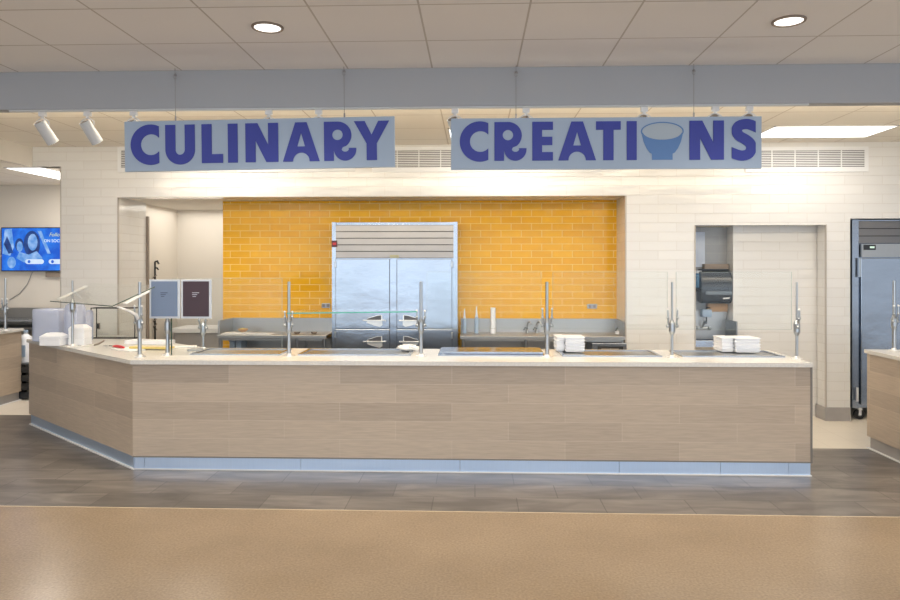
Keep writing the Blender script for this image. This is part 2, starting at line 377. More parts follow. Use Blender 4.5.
struct('trim_3', MB().box(2.44, 2.452, 7.872, 7.90, 0, 2.166).box(1.675, 1.69, 7.872, 7.90, 0, 2.497).box(-4.092, -4.083, 7.872, 7.90, 0, 2.497).box(WL-.004, WL+.005, 7.872, 7.90, 0, 2.855).box(3.873, 3.884, 7.872, 7.90, 0.15, 2.17), mat('corner_metal_trim', (.5, .46, .42), .4, noise=.05), 'thin metal corner trims of the openings')

# ------------------------------------------------------------------ counters
ZC = .924
A, B, C_ = (gx(29, 7.39), 7.39), (-2.865, 5.765), (gx(811.3, 5.79), 5.785)
ang = math.atan2(A[1]-B[1], A[0]-B[0])
wl = math.hypot(A[0]-B[0], A[1]-B[1])
sc = thing('service_counter', 'long angled serving counter clad in wood-look planks, under both hanging signs', 'counter', (0, 6.2, 0))
def loc(o, x, y, z=0, rz=0, par=None):
    o.location = (x, y, z); o.rotation_euler = (0, 0, rz)
    return o
def under(o, root):                      # parent o to root keeping where it stands
    o.parent = root; o.matrix_parent_inverse = Matrix.Translation(root.location).inverted()
    return o
fp = MB().box(0, C_[0]-B[0], 0, .03, .115, ZC-.035).build('front_panel', M['plank'])
loc(fp, B[0], B[1], 0, math.atan2(C_[1]-B[1], C_[0]-B[0])); under(fp, sc)
wp = MB().box(0, wl, 0, .03, .115, ZC-.035).build('wing_panel', M['plank'])
loc(wp, A[0], A[1], 0, math.atan2(B[1]-A[1], B[0]-A[0])); under(wp, sc)
body = MB().prism([(-4.77, 7.42), (-2.855, 5.815), (C_[0]-.015, 5.83), (C_[0]-.015, 6.60), (-2.58, 6.60), (-4.03, 7.83), (-4.37, 7.83)], .1, ZC-.035).build('cabinet_body', M['steel_dull'])
under(body, sc)
ep = MB().box(C_[0]-.015, C_[0]+.002, 5.79, 6.60, .115, ZC-.035).build('end_panel', M['taupe']); under(ep, sc)
et = MB().box(C_[0]-.010, C_[0]+.006, 5.781, 5.797, .108, ZC-.035).build('corner_trim', mat('grey_edge_trim', (.22, .2, .18), .4, .3, noise=.05)); under(et, sc)
bt = MB().box(0, C_[0]-B[0], -.004, .02, .108, .118).build('shadow_strip', bpy.data.materials['grey_edge_trim'])  # dark strip draws the shadow line below the planks
loc(bt, B[0], B[1], 0, math.atan2(C_[1]-B[1], C_[0]-B[0])); under(bt, sc)
tk = MB()
xs = [gx(p, 5.80) for p in (134, 145, 301, 460, 619, 720, 788, 810)]
for a_, b_ in zip(xs, xs[1:]): tk.box(a_+.0015, b_-.0015, 5.790, 5.81, .008, .108)
tk = tk.build('toe_kick', M['kick']); under(tk, sc)
wk = MB().box(0, wl-.01, .02, .04, .008, .108).build('toe_kick', M['kick'])
loc(wk, A[0], A[1], 0, math.atan2(B[1]-A[1], B[0]-A[0])); under(wk, sc)
cs = MB().box(-2.865, C_[0], 5.778, 5.80, 0, .009).build('caulk_strip', M['white']); under(cs, sc)
cs = MB().box(0, wl, .0, .03, 0, .009).build('caulk_strip', M['white'])
loc(cs, A[0], A[1], 0, math.atan2(B[1]-A[1], B[0]-A[0])); under(cs, sc)

wt = MB().prism([(gx(26.5, 7.37), 7.37), (-2.87, 5.735), (gx(813.3, 5.755), 5.755), (gx(813.3, 5.755), 6.63), (-2.57, 6.63), (-4.03, 7.85), (-4.40, 7.85)], ZC-.035, ZC)
wt = wt.build('worktop', M['quartz']); tag(wt, 'pale speckled stone worktop running along the long angled counter', 'worktop')

def side_counter(x0, x1, y0, y1, zt, label, wlabel, face):
    t = thing('side_counter', label, 'counter', ((x0+x1)/2, (y0+y1)/2, 0))
    w, d = (x1-x0)/2, (y1-y0)/2
    MB().box(-w+.03, w-.03, -d+.03, d-.03, .1, zt-.035).build('cabinet_body', M['steel_dull'], t)
    MB().box(-w, -w+.03, -d, d, .115, zt-.035).build('side_panel', M['plank'], t) if face < 0 else MB().box(w-.03, w, -d, d, .115, zt-.035).build('side_panel', M['plank'], t)
    MB().box(-w+.02, w-.02, -d+.02, d-.02, .008, .115).build('toe_kick', M['base_tile'], t)
    MB().box(-w-.004, w+.004, -d-.004, d+.004, 0, .009).build('caulk_strip', M['white'], t)
    o = MB().box(x0-.012, x1+.012, y0-.03, y1+.03, zt-.035, zt, .003).build('worktop', M['quartz'])
    tag(o, wlabel, 'worktop')
side_counter(gx(867.0, 6.71), 4.9, 5.0, 6.71, ZC, 'right-hand counter clad in tan wood-look planks, cut by the right picture edge', 'pale worktop of the right-hand counter by the steel refrigerator', -1)
side_counter(-7.0, gx(21.5, 8.75), 7.90, 8.75, ZC-.01, 'left-hand counter with brown wood-look side, below the wall television', 'pale worktop of the left-hand counter below the television', 1)

# drop-in wells
def well(p0, p1, label, lid=False):
    x0, x1 = gx(p0, 6.1), gx(p1, 6.1)
    t = thing('food_well', label, 'food well', ((x0+x1)/2, 6.30, ZC), group='drop-in wells in the long counter')
    w, d = (x1-x0)/2, .21
    MB().box(-w, w, -d, -d+.03, 0, .012).box(-w, w, d-.03, d, 0, .012).box(-w, -w+.03, -d+.03, d-.03, 0, .012).box(w-.03, w, -d+.03, d-.03, 0, .012).build('rim', M['steel'], t)
    MB().box(-w+.03, w-.03, -d+.03, d-.03, .0, .004).build('pan', M['steel_dull'], t)
    if lid:
        MB().box(-w+.01, w-.01, -d+.06, d-.01, .010, .032, .003).build('lid', M['steel'], t)
        MB().box(-w+.06, w-.03, -d+.04, -d+.055, .004, .014).build('dark_slot', mat('deep_blue_gap', (.03, .03, .10), .4, noise=.05), t)
well(190, 280, 'steel drop-in well left of the post with the teal-edged glass shelf')
well(298, 411, 'steel drop-in well under the teal-edged glass shelf')
well(438, 545, 'steel-lidded drop-in well with a dark blue slot, in front of the refrigerator', True)
well(562, 662, 'steel drop-in well beside the stack of white trays nearest the middle')
well(682, 785, 'rightmost steel drop-in well, beside the large pile of white trays')

# ------------------------------------------------------------------ sneeze guard posts
def post(x, y, label, ht=.645, base=ZC, rz=0, thick=.0150, zc=.225, rods=.07, sp=.040, arms=True):
    t = thing('sneeze_guard_post', label, 'post', (x, y, base), rz, 'sneeze guard posts')
    MB().cyl((0, 0, 0), (0, 0, .006), .045, seg=24).cyl((0, 0, .006), (0, 0, .022), .026, .018, seg=20).build('base_flange', M['chrome_white'], t, True)
    MB().cyl((0, 0, .02), (0, 0, zc), thick*1.12, seg=18).cyl((0, 0, zc), (0, 0, ht), thick*.85, seg=18).cyl((0, 0, ht), (0, 0, ht+.004), thick*.85, thick*.6, seg=18).build('tube', M['chrome'], t, True)
    z0 = zc-.03
    MB().cyl((0, 0, z0), (0, 0, z0+.03), thick*1.2, .026, seg=18).cyl((0, 0, z0+.03), (0, 0, z0+.10), .026, seg=18).cyl((0, 0, z0+.10), (0, 0, z0+.13), .026, thick, seg=18).build('clamp', M['clamp'], t, True)
    if arms:
        for s_ in (-1, 1):
            a = MB().cyl((s_*.015, 0, z0+.075), (s_*sp, -.008, z0+.075), .010, seg=12).ball((s_*sp, -.010, z0+.075), .015)
            a.tube([(s_*sp, -.012, z0+.075), (s_*sp*.85, -.016, z0+.11), (s_*sp*.95, -.018, z0+.14), (s_*sp*1.05, -.018, z0+.145+rods)], [.008, .007, .008, .006]).ball((s_*sp, -.018, z0+.145), .013)
            a.build('clamp_arm', M['clamp'], t, True)
            MB().ball((s_*sp*1.05, -.018, z0+.15+rods), .010).build('knob', M['white'], t, True)
    return t
post(-3.944, 6.73, 'steel sneeze guard post on the angled wing, in front of the wrapped boxes', ht=.64, rz=-.7, thick=.011, zc=.36, rods=.0, arms=False)
post(-2.89, 5.94, 'steel sneeze guard post at the corner where the counter bends', rz=-.35, zc=.25)
post(-2.706, 6.075, 'shorter steel post standing under the blue menu frame', ht=.36, arms=False, zc=.22)
post(-2.555, 6.50, 'small white-tipped post set back beneath the dark menu frame', ht=.24, thick=.009, zc=.16, rods=.03, sp=.032)
post(gx(289, 6.06), 6.06, 'pale steel post left of the refrigerator, at the left end of the teal glass shelf', sp=.032, rods=.04)
post(gx(421, 6.08), 6.08, 'steel post in front of the refrigerator, at the right end of the teal glass shelf', sp=.034, rods=.05)
post(gx(547, 6.07), 6.07, 'steel post left of the smaller stack of white trays')
post(gx(672, 6.06), 6.06, 'steel post in front of the white tiled pier left of the doorway', thick=.010)
t = post(gx(799, 5.98), 6.02, 'steel post at the right end of the long counter', thick=.010, rz=1.1)
post(3.90, 6.66, 'steel post on the right-hand counter, in front of the right refrigerator', rz=.6)
post(gx(5.5, 8.42), 8.42, 'steel post on the left-hand counter below the television', sp=.03, rods=.05, base=ZC-.01)

# glass panes of the sneeze guard (edges built as their own strip)
def pane(x0, x1, y, z0, z1, label, edge='glass_edge_dark', sides=(1, 1, 1, 1), t=.006):
    o = thing('glass_pane', label, 'glass pane', ((x0+x1)/2, y, z0), group='sneeze guard panes')
    w, h = (x1-x0)/2, z1-z0
    MB().box(-w, w, -t/2, t/2, 0, h).build('glass', M['glass'], o)
    e = MB(); k = .0015
    if sides[0]: e.box(-w-k, -w, -t/2, t/2, 0, h)
    if sides[1]: e.box(w, w+k, -t/2, t/2, 0, h)
    if sides[2]: e.box(-w, w, -t/2, t/2, h, h+k)
    if sides[3]: e.box(-w, w, -t/2, t/2, -k, 0)
    e.build('polished_edge', M[edge], o)
    return o
M['edge_soft'] = mat('pale_green_glass_edge', (.42, .50, .48), .15, noise=.04)
pane(gx(427, 6.03), gx(541, 6.03), 6.04, 1.17, 1.657, 'upright clear pane in front of the right half of the refrigerator and yellow tiles', 'edge_soft')
pane(gx(553, 6.03), gx(667.5, 6.03), 6.04, 1.17, 1.657, 'upright clear pane above the smaller stack of white trays', 'edge_soft')
pane(gx(676.5, 6.03), gx(792, 6.03), 6.04, 1.17, 1.657, 'upright clear pane in front of the right doorway', 'edge_soft')
pane(gx(172, 6.06), gx(282, 6.06), 6.06, .925, 1.60, 'tall clear pane behind the two menu frames', 'edge_soft', (0, 1, 1, 0))
e_ = MB().box(gx(172, 6.06)-.007, gx(172, 6.06)-.003, 6.05, 6.07, .917, 1.27).build('pane_edge_strip', M['glass_edge_dark'])
tag(e_, 'dark green upright strip beside the short post below the blue menu frame', 'strip')
# horizontal teal-edged shelf pane
x0, x1 = gx(287, 6.05), gx(417, 6.05)
sh = thing('glass_pane', 'level glass shelf with a teal front edge, left of and across the refrigerator', 'glass pane', ((x0+x1)/2, 6.05, 1.292), group='sneeze guard panes')
w = (x1-x0)/2
MB().quad([(-w, 0, 0), (w, 0, .016), (w, .42, .02), (-w, .42, 0), (-w, 0, .008), (w, 0, .024), (w, .42, .028), (-w, .42, .008)]).build('glass', M['glass'], sh)
MB().quad([(-w, -.004, -.001), (w, -.004, .015), (w, 0, .015), (-w, 0, -.001), (-w, -.004, .010), (w, -.004, .026), (w, 0, .026), (-w, 0, .010)]).build('polished_edge', M['glass_edge'], sh, label='teal polished glass edge')
# tilted pane on the wing
n = Vector((.645, .764, 0)); p2, p3 = Vector((-3.944, 6.73, 0)), Vector((-2.89, 5.94, 0))
fl, fr, rr, rl = p2-n*.20, p3-n*.23, p3+n*.16, p2+n*.16
zf, zr = 1.368, 1.535
tp = thing('glass_pane', 'tilted clear pane on angled arms above the wing with the red utensil', 'glass pane', tuple((fl+fr)/2+Vector((0, 0, zf))), group='sneeze guard panes')
og = (fl+fr)/2+Vector((0, 0, zf))
def L_(v, z): return tuple(Vector((v.x, v.y, z))-og)
MB().quad([L_(fl, zf), L_(fr, zf), L_(rr, zr), L_(rl, zr), L_(fl, zf+.007), L_(fr, zf+.007), L_(rr, zr+.007), L_(rl, zr+.007)]).build('glass', M['glass'], tp)
eb = MB()
eb.tube([L_(fl, zf+.003), L_(fr, zf+.003)], .0045, 6)
eb.tube([L_(fr, zf+.003), L_(rr, zr+.003)], .0045, 6)
eb.build('polished_edge', M['glass_edge_dark'], tp)
for pt in (p2, p3):
    ab = MB()
    for k_ in (-.02, .02):
        q = Vector((.764, -.645, 0))*k_
        ab.tube([L_(pt-n*.13+q, zf+.018), L_(pt+n*(.13 if pt is p2 else .075)+q, zr-(.025 if pt is p2 else .045))], .010, 8)
    if pt is p3: ab.tube([L_(pt+n*.0, 1.22), L_(pt-n*.03, 1.29), L_(pt-n*.10, 1.33), L_(pt-n*.19, 1.365)], [.018, .015, .011, .008], 8)
    ab.build('support_arm', M['white'], tp, True)

# menu frames on the tall pane
def menu(p0, p1, m, dm, label, lines):
    y = 6.041
    x0, x1 = gx(p0, y), gx(p1, y)
    z0, z1 = gz(180, 318.5, y), gz(180, 279.5, y)
    t = thing('menu_frame', label, 'menu frame', ((x0+x1)/2, y, z0), group='menu frames on the glass')
    w, h = (x1-x0)/2, z1-z0
    MB().box(-w, w, 0, .012, 0, h, .002).build('frame', M['acrylic'], t)
    MB().box(-w+.018, w-.022, -.003, 0, .018, h-.016).build('printed_sheet', m, t)
    for i, (lw, lx) in enumerate(lines):
        MB().box(lx-lw/2, lx+lw/2, -.0045, -.003, h*.66-i*.016-.003, h*.66-i*.016+.003).build('faint_print', dm, t)
menu(149.3, 180, M['blue_paper'], M['faint_dark'], 'white-edged frame with a slate blue sheet, left of the pair', [(.062, -.004), (.045, -.012), (.030, -.016)])
menu(181, 211.5, M['brown_paper'], M['faint'], 'white-edged frame with a dark maroon sheet, right of the pair', [(.062, -.004), (.045, -.012), (.030, -.016)])

# ------------------------------------------------------------------ things on the counter
def tray_pile(px, py0, cols, nlay, Y, dx, dy, h, label, grp, wobble=.0025):
    for c, (ox, oy, k) in enumerate(cols):
        for i in range(nlay-k):
            t = thing('takeout_tray', label if (i < nlay-k-1) else label, 'tray', (gx(px, Y)+ox+random.uniform(-wobble, wobble), Y+oy, ZC+.0125+i*h), random.uniform(-.03, .03), grp)
            b = MB()
            b.quad([(-dx*.92, -dy*.92, 0.001), (dx*.92, -dy*.92, 0.001), (dx*.92, dy*.92, 0.001), (-dx*.92, dy*.92, 0.001), (-dx, -dy, h*.86), (dx, -dy, h*.86), (dx, dy, h*.86), (-dx, dy, h*.86)])
            b.box(-dx-.004, dx+.004, -dy-.004, dy+.004, h*.80, h*.98)
            b.build('tray_body', M['white_plastic'], t)
tray_pile(573.5, 0, [(0, 0, 0)], 5, 6.42, .085, .12, .027, 'white folded takeout tray in the smaller stack, right of the middle post', 'trays in the smaller stack')
tray_pile(559.5, 0, [(0, .02, 0)], 4, 6.46, .036, .12, .033, 'narrow white tray tucked behind the smaller stack', 'narrow trays by the smaller stack')
tray_pile(743, 0, [(0, 0, 0)], 5, 6.44, .108, .12, .026, 'white folded takeout tray in the larger stack, by the doorway', 'trays in the larger stack')
tray_pile(724, 0, [(0, .02, 0)], 4, 6.46, .050, .12, .032, 'narrow white tray at the left of the larger stack', 'narrow trays by the larger stack')
# crumpled paper by post
b = MB(); b.ball((0, 0, .02), .07, .42, 18); o = b.build('crumpled_paper', M['paper'])
for v in o.data.vertices: v.co += Vector((random.uniform(-1, 1), random.uniform(-1, 1), random.uniform(-.5, .5)))*.012; v.co.x *= 1.5; v.co.z = max(v.co.z, 0)
o.location = (gx(408, 6.4), 6.42, ZC+.013); tag(o, 'crumpled white paper lying beside the post in front of the refrigerator', 'paper')

# wrapped takeout boxes on the wing
def on_wing(px, py):                        # a spot on the worktop
    d = (CH-ZC)*F/(py-HZ); u = (px-450)/F
    return d*(u*C0-S0), d*(C0+u*S0)
def bundle(px, py, w, d, h, label, rz=-.05, m='wrap', rnd=.02, name='wrapped_bundle', grp=None):
    x, y = on_wing(px, py)
    t = thing(name, label, 'bundle', (x, y+d/2, ZC), rz, grp)
    layers = max(2, int(h/.045))
    b = MB()
    for i in range(layers):
        q = .008+rnd*.4
        b.box(-w/2+q, w/2-q, -d/2+q, d/2-q, i*h/layers+.002, (i+1)*h/layers-(.004 if i < layers-1 else rnd*.5), .004)
    b.build('stacked_boxes', M['white_plastic'], t)
    b = MB(); b.box(-w/2, w/2, -d/2, d/2, 0, h+.004, rnd)
    b.build('plastic_wrap', M[m], t, True)
    return t
bundle(45.5, 342, .30, .22, .335, 'large cloudy plastic-wrapped bundle of white boxes at the counter wing end')
bundle(70, 344, .17, .18, .41, 'tall plastic-wrapped bundle behind the post on the wing', rnd=.06)
bundle(83.5, 342, .055, .16, .32, 'slim plastic-wrapped bundle left of the black-edged case', rnd=.04)
def box_stack(px, py, w, d, h, n_, label, grp):
    x, y = on_wing(px, py)
    for i in range(n_):
        t = thing('takeout_box', label, 'box', (x, y+d/2, ZC+i*h), -.05, grp)
        b = MB()
        if i < n_-1:
            b.box(-w/2, w/2, -d/2, d/2, .001, h-.001, .003)
        else:
            b.box(-w/2, w/2, -d/2, d/2, .001, h*.5)
            b.quad([(-w/2, -d/2, h*.5), (w/2, -d/2, h*.5), (w/2, d/2, h*.5), (-w/2, d/2, h*.5), (-w*.28, -d*.25, h), (w*.28, -d*.25, h), (w*.28, d*.28, h), (-w*.28, d*.28, h)])
        b.build('box_body', M['white_plastic'], t)
box_stack(50, 346, .215, .14, .062, 2, 'loose white takeout box in front of the large wrapped bundle', 'loose boxes on the wing')
box_stack(76.5, 345.3, .165, .13, .067, 3, 'white takeout box stacked right of the wing post', 'boxes stacked by the wing post')

# black-edged clear case at the wall
y0 = 7.44; x0, x1 = gx(90.5, y0), gx(135, y0)
t = thing('display_case', 'black-edged clear display case standing on the wing before the wall opening', 'display case', ((x0+x1)/2, y0, ZC))
w, h, d = (x1-x0)/2, .335, .11
fm = MB()
for yy in (0, d):
    fm.box(-w, w, yy, yy+.008, 0, .008).box(-w, w, yy, yy+.008, h-.010, h).box(-w, -w+.008, yy, yy+.008, 0, h).box(w-.008, w, yy, yy+.008, 0, h)
for xx in (-w, w-.008): fm.box(xx, xx+.008, 0, d, 0, .008).box(xx, xx+.008, 0, d, h-.008, h)
fm.build('frame', M['black'], t)
MB().box(-w+.008, w-.008, .002, .005, .008, h-.008).build('front_pane', M['glass'], t)
MB().box(-w+.008, w-.008, d+.002, d+.005, .008, h-.008).build('back_pane', M['glass'], t)

# clutter on the wing
def sheet(px, py, w, d, h, m, label, name='paper_sheet', rz=0, cat='paper'):
    x, y = on_wing(px, py)
    b = MB().box(-w/2, w/2, -d/2, d/2, 0, h, min(h*.3, .004)); o = b.build(name, m)
    o.location = (x, y, ZC+.0005); o.rotation_euler = (0, 0, rz); return tag(o, label, cat)
sheet(128, 350, .34, .16, .010, M['paper'], 'white cloth laid on the wing under the red-handled utensil', 'folded_cloth', -.6, 'cloth')
sheet(150, 343.6, .46, .16, .035, M['white_plastic'], 'long white tray lying behind the corner post', 'long_tray', -.1, 'tray')
x, y = on_wing(152, 349.5)
t = thing('cutting_board', 'pale yellow cutting board behind the corner post', 'cutting board', (x, y, ZC+.0108), -.15)
MB().box(-.20, .20, -.06, .06, 0, .02, .004).build('board', M['yellow'], t)
MB().box(-.17, .15, -.045, .045, .02, .0215).build('worn_face', mat('worn_cream', (.72, .60, .40), .6, noise=.1), t)
x, y = on_wing(116, 349)
t = thing('spatula', 'red-handled utensil with a thin dark shaft lying on the wing', 'utensil', (x, y, ZC+.016), -.55)
MB().tube([(-.04, 0, .008), (.02, 0, .012), (.09, 0, .010), (.13, 0, .006)], [.010, .014, .013, .008]).build('handle', M['red'], t, True, 'red handle')
MB().tube([(-.04, 0, .008), (-.13, .01, .006)], .005).build('shaft', M['black'], t, True)
MB().box(-.20, -.13, -.01, .03, .004, .007).build('blade', M['steel_dull'], t)
x, y = on_wing(99, 345.5)
t = thing('tong', 'small brown-ended tool lying left of the red-handled utensil', 'utensil', (x, y, ZC), .9)
MB().tube([(-.05, 0, .008), (.0, 0, .02), (.05, 0, .045)], [.008, .010, .008]).build('grip', M['taupe'], t, True)
MB().tube([(-.05, 0, .008), (-.16, .02, .008)], .006).build('arm', M['chrome_white'], t, True)
sheet(180, 347.5, .30, .12, .012, M['paper'], 'white paper lying between the two short posts', rz=.25)
sheet(197, 350.5, .16, .10, .016, M['steel_dull'], 'grey lid lying by the small white-tipped post', 'pan_lid', .2, 'lid')

# ------------------------------------------------------------------ hanging signs
def arc(cx, cy, rx, ry, a0, a1, n_=24):
    return [(cx+rx*math.cos(math.radians(a0+(a1-a0)*i/n_)), cy+ry*math.sin(math.radians(a0+(a1-a0)*i/n_))) for i in range(n_+1)]
def stroke(pts, hw):
    """outline of a smooth thick stroke through pts"""
    P = []
    q = [pts[0]]+list(pts)+[pts[-1]]
    for i in range(1, len(q)-2):
        for k in range(6):
            t_ = k/6
            a, b, c, d = q[i-1], q[i], q[i+1], q[i+2]
            P.append(tuple(.5*((2*b[j])+(-a[j]+c[j])*t_+(2*a[j]-5*b[j]+4*c[j]-d[j])*t_*t_+(-a[j]+3*b[j]-3*c[j]+d[j])*t_**3) for j in (0, 1)))
    P.append(pts[-1])
    Lf, Rt = [], []
    for i, p in enumerate(P):
        a, b = P[max(i-1, 0)], P[min(i+1, len(P)-1)]
        dx, dy = b[0]-a[0], b[1]-a[1]; l = math.hypot(dx, dy) or 1
        Lf.append((p[0]-dy/l*hw, p[1]+dx/l*hw)); Rt.append((p[0]+dy/l*hw, p[1]-dx/l*hw))
    return Lf+Rt[::-1]
# every letter: outlines in units, cap height 230, y up, x from the letter's left
def gC():
    # ring cut off at x=170
    ro, ri, cx, cy, cut = 120, 62, 120, 115, 170
    cxi = 123
    ao = math.degrees(math.acos((cut-cx)/ro)); ai = math.degrees(math.acos((cut-cxi)/ri))
    return [arc(cx, cy, ro, ro, ao, 360-ao, 40)+arc(cxi, cy, ri, ri, 360-ai, ai, 30)]
def gU(w_=177, s_=60):
    r = w_/2; ri = r-s_
    return [[(0, 230)]+arc(r, r-6, r, r, 180, 360, 24)+[(w_, 230), (w_-s_, 230)]+arc(r, r-6, ri, ri+2, 0, -180, 16)+[(s_, 230)]]
def gL(): return [[(0, 0), (127, 0), (127, 52), (60, 52), (60, 230), (0, 230)]]
def gI(): return [[(0, 0), (58, 0), (58, 230), (0, 230)]]
def gN(w_=195, s_=60): return [[(0, 0), (s_, 0), (s_, 128), (w_-s_-12, 0), (w_, 0), (w_, 230), (w_-s_, 230), (w_-s_, 102), (s_+12, 230), (0, 230)]]
def gA(w_=218):
    c = w_/2; h1 = 34
    return [[(0, 0), (60, 0)]+arc(c, 2, c-60, 50, 180, 0, 18)+[(w_-60, 0), (w_, 0), (c+h1, 230), (c-h1, 230)],
            [(c-23, 88), (c, 168), (c+23, 88)]]
def gR():
    top = arc(80, 150, 82, 80, 90, -52, 22)
    out = [(0, 0), (57, 0), (57, 62)]+arc(124, 68, 66, 68, 190, 300, 14)+arc(124, 68, 66, 68, 304, 360, 8)+[(190, 74), (143, 74)]+arc(125, 70, 22, 18, 0, -150, 10)+[(103, 66), (110, 80), (128, 86)]+top[::-1]+[(0, 230)]
    return [out, arc(80, 152, 31, 31, 0, 342, 19)]
def gY(w_=208):
    c = w_/2
    return [[(c-30, 0), (c+30, 0), (c+30, 98), (w_, 230), (w_-64, 230), (c, 150), (64, 230), (0, 230), (c-30, 98)]]
def gE(): return [[(0, 0), (122, 0), (122, 50), (58, 50), (58, 91), (118, 91), (118, 141), (58, 141), (58, 182), (122, 182), (122, 230), (0, 230)]]
def gT(): return [[(43, 0), (103, 0), (103, 180), (145, 180), (145, 230), (0, 230), (0, 180), (43, 180)]]
def gS():
    o_ = [stroke([(160, 184), (112, 204), (80, 208), (45, 197), (32, 168), (48, 139), (80, 120), (108, 97), (118, 68), (104, 37), (74, 24), (40, 27), (-14, 48)], 30)]
    return [[(min(max(x_, 4), 142), y_) for x_, y_ in o_[0]]]

def sign(x0, x1, y, z0, z1, roll, units, letters, cap_scale, base, label, cables, grp='hanging signs'):
    w = x1-x0; h = z1-z0
    t = thing('hanging_sign', label, 'sign', (x0, y, z0), 0, grp)
    t.rotation_euler = (0, -roll, 0)
    MB().box(0, w, 0, .02, 0, h).build('board', M['sign'], t)
    k = w/units
    for g, ux, ch in letters:
        if g == 'bowl':
            kk = k*5/5
            cx = ux+106; cy = base+143
            body_ = [(cx-100, cy-18), (cx-92, cy-52)]+[(cx-78, cy-84), (cx-62, cy-106), (cx-51, cy-112), (cx-51, cy-142), (cx+51, cy-142), (cx+51, cy-112), (cx+62, cy-106), (cx+78, cy-84), (cx+92, cy-52), (cx+100, cy-18)]+arc(cx, cy, 97, 43, -8, -172, 24)
            mesh_obj('bowl_body', curve_mesh([[(a*k, b_*k) for a, b_ in body_]], .004), M['bowl'], t, (0, -.002, 0))
            mesh_obj('bowl_rim', curve_mesh([[(a*k, b_*k) for a, b_ in arc(cx, cy, 106, 47, 0, 352, 44)], [(a*k, b_*k) for a, b_ in arc(cx, cy, 100, 42, 0, 352, 44)]], .005), M['bowl'], t, (0, -.0026, 0))
            mesh_obj('bowl_opening', curve_mesh([[(a*k, b_*k) for a, b_ in arc(cx, cy, 100, 42, 0, 352, 44)]], .002), M['bowl_in'], t, (0, -.001, 0))
            continue
        lp = [[((ux+a*cap_scale)*k, (base+b_*cap_scale)*k) for a, b_ in lp_] for lp_ in g()]
        mesh_obj('letter', curve_mesh(lp, .006), M['letter'], t, (0, -.003, 0))
    for cx in cables:
        c = MB().cyl((cx, .005, h-.01), (cx, .005, 3.13-z0), .0022, seg=6)
        c.cyl((cx, .005, h), (cx, .005, h+.03), .006, seg=8).ball((cx, .005, 3.085-z0), .010)
        c.tube([(cx+.012*math.cos(a_), .005, 3.072-z0+.018*math.sin(a_)) for a_ in [i*PI/5 for i in range(10)]], .0022, 5)
        c.build('cable', M['wire'], t)
    return t
YS = 4.98
sx0, sx1 = gx(125, YS), gx(395, YS)
sign(sx0, sx1, YS, gz(125, 171.7, YS), gz(125, 121.7, YS), .0125, 1610,
     [(gC, 38, 0), (gU, 247, 0), (gL, 465, 0), (gI, 622, 0), (gN, 727, 0), (gA, 949, 0), (gR, 1194, 0), (gY, 1371, 0)],
     1.0, 42, 'long pale blue hanging sign reading CULINARY in navy capitals', [gx(176, YS)-sx0, gx(345, YS)-sx0])
sx0, sx1 = gx(451, YS), gx(761.5, YS)
k5 = 195/230
sign(sx0, sx1, YS, gz(451, 169.8, YS), gz(451, 118.6, YS), -.0003, 1545,
     [(gC, 44, 0), (gR, 219, 0), (gE, 409, 0), (lambda: gA(222), 539, 0), (gT, 727, 0), (gI, 880, 0), ('bowl', 950, 0), (lambda: gN(200, 62), 1190, 0), (gS, 1395, 0)],
     k5, 44, 'long pale blue hanging sign reading CREATIONS with a bowl drawn for the O', [gx(516, YS)-sx0, gx(694, YS)-sx0])

# ------------------------------------------------------------------ lighting fittings
tr = MB().box(gx(10, 5.06), gx(808, 5.06), 5.045, 5.08, 2.846, 2.859).build('lighting_track', M['track'])
tag(tr, 'long white lighting track under the blue-grey beam', 'lighting track')
def spot(px, label, lean=.28, power=7, warm=(1, .84, .62)):
    x = gx(px, 5.07)
    t = thing('track_light', label, 'track light', (x, 5.065, 2.846), 0, 'track lights under the beam')
    MB().box(-.025, .025, -.016, .016, -.035, 0, .004).cyl((0, 0, -.05), (0, 0, -.03), .012, seg=12).build('mount', M['white'], t)
    yk = MB().tube([(-.048, 0, -.10), (-.046, 0, -.070), (-.02, 0, -.052), (0, 0, -.048), (.02, 0, -.052), (.046, 0, -.070), (.048, 0, -.10)], .0045, 6)
    yk.build('yoke', M['white'], t, True)
    a = Vector((-.02, -.01, -.075)); b_ = a+Vector((.30+math.sin(lean)*.1, .62, -.92))*.150
    dr = (b_-a).normalized()
    MB().cyl(a, b_, .040, .043, seg=24).build('lamp_head', M['lamp_grey'], t, True)
    MB().cyl(a-dr*.003, a+dr*.001, .033, seg=20).build('vent_cap', M['taupe'], t)
    MB().cyl(b_-dr*.001, b_+dr*.002, .035, seg=20).build('lens', M['lens'], t)
    l = bpy.data.lights.new('track_spot', 'SPOT'); l.energy = power; l.color = warm; l.spot_size = math.radians(95); l.spot_blend = .8; l.shadow_soft_size = .035
    lo = bpy.data.objects.new('spot_lamp', l); COL.objects.link(lo); lo.parent = t; lo.location = b_+dr*.01
    lo.rotation_euler = Vector((dr.x*.3, .75, -.66)).to_track_quat('-Z', 'Y').to_euler()
for px, lb in ((43, 'leftmost white cylindrical track light, left of the CULINARY sign'), (88, 'second white cylindrical track light, left of the CULINARY sign'),
               (134, 'track light peeking over the left corner of the CULINARY sign'), (269, 'track light above the middle letters of the CULINARY sign'),
               (319, 'track light above the second letter A of CULINARY'), (455, 'track light over the left corner of the CREATIONS sign'),
               (526, 'track light above the R of CREATIONS'), (644, 'track light above the bowl drawing'),
               (715, 'track light above the N of CREATIONS'), (749, 'track light above the S of CREATIONS')):
    spot(px, lb, power=3)
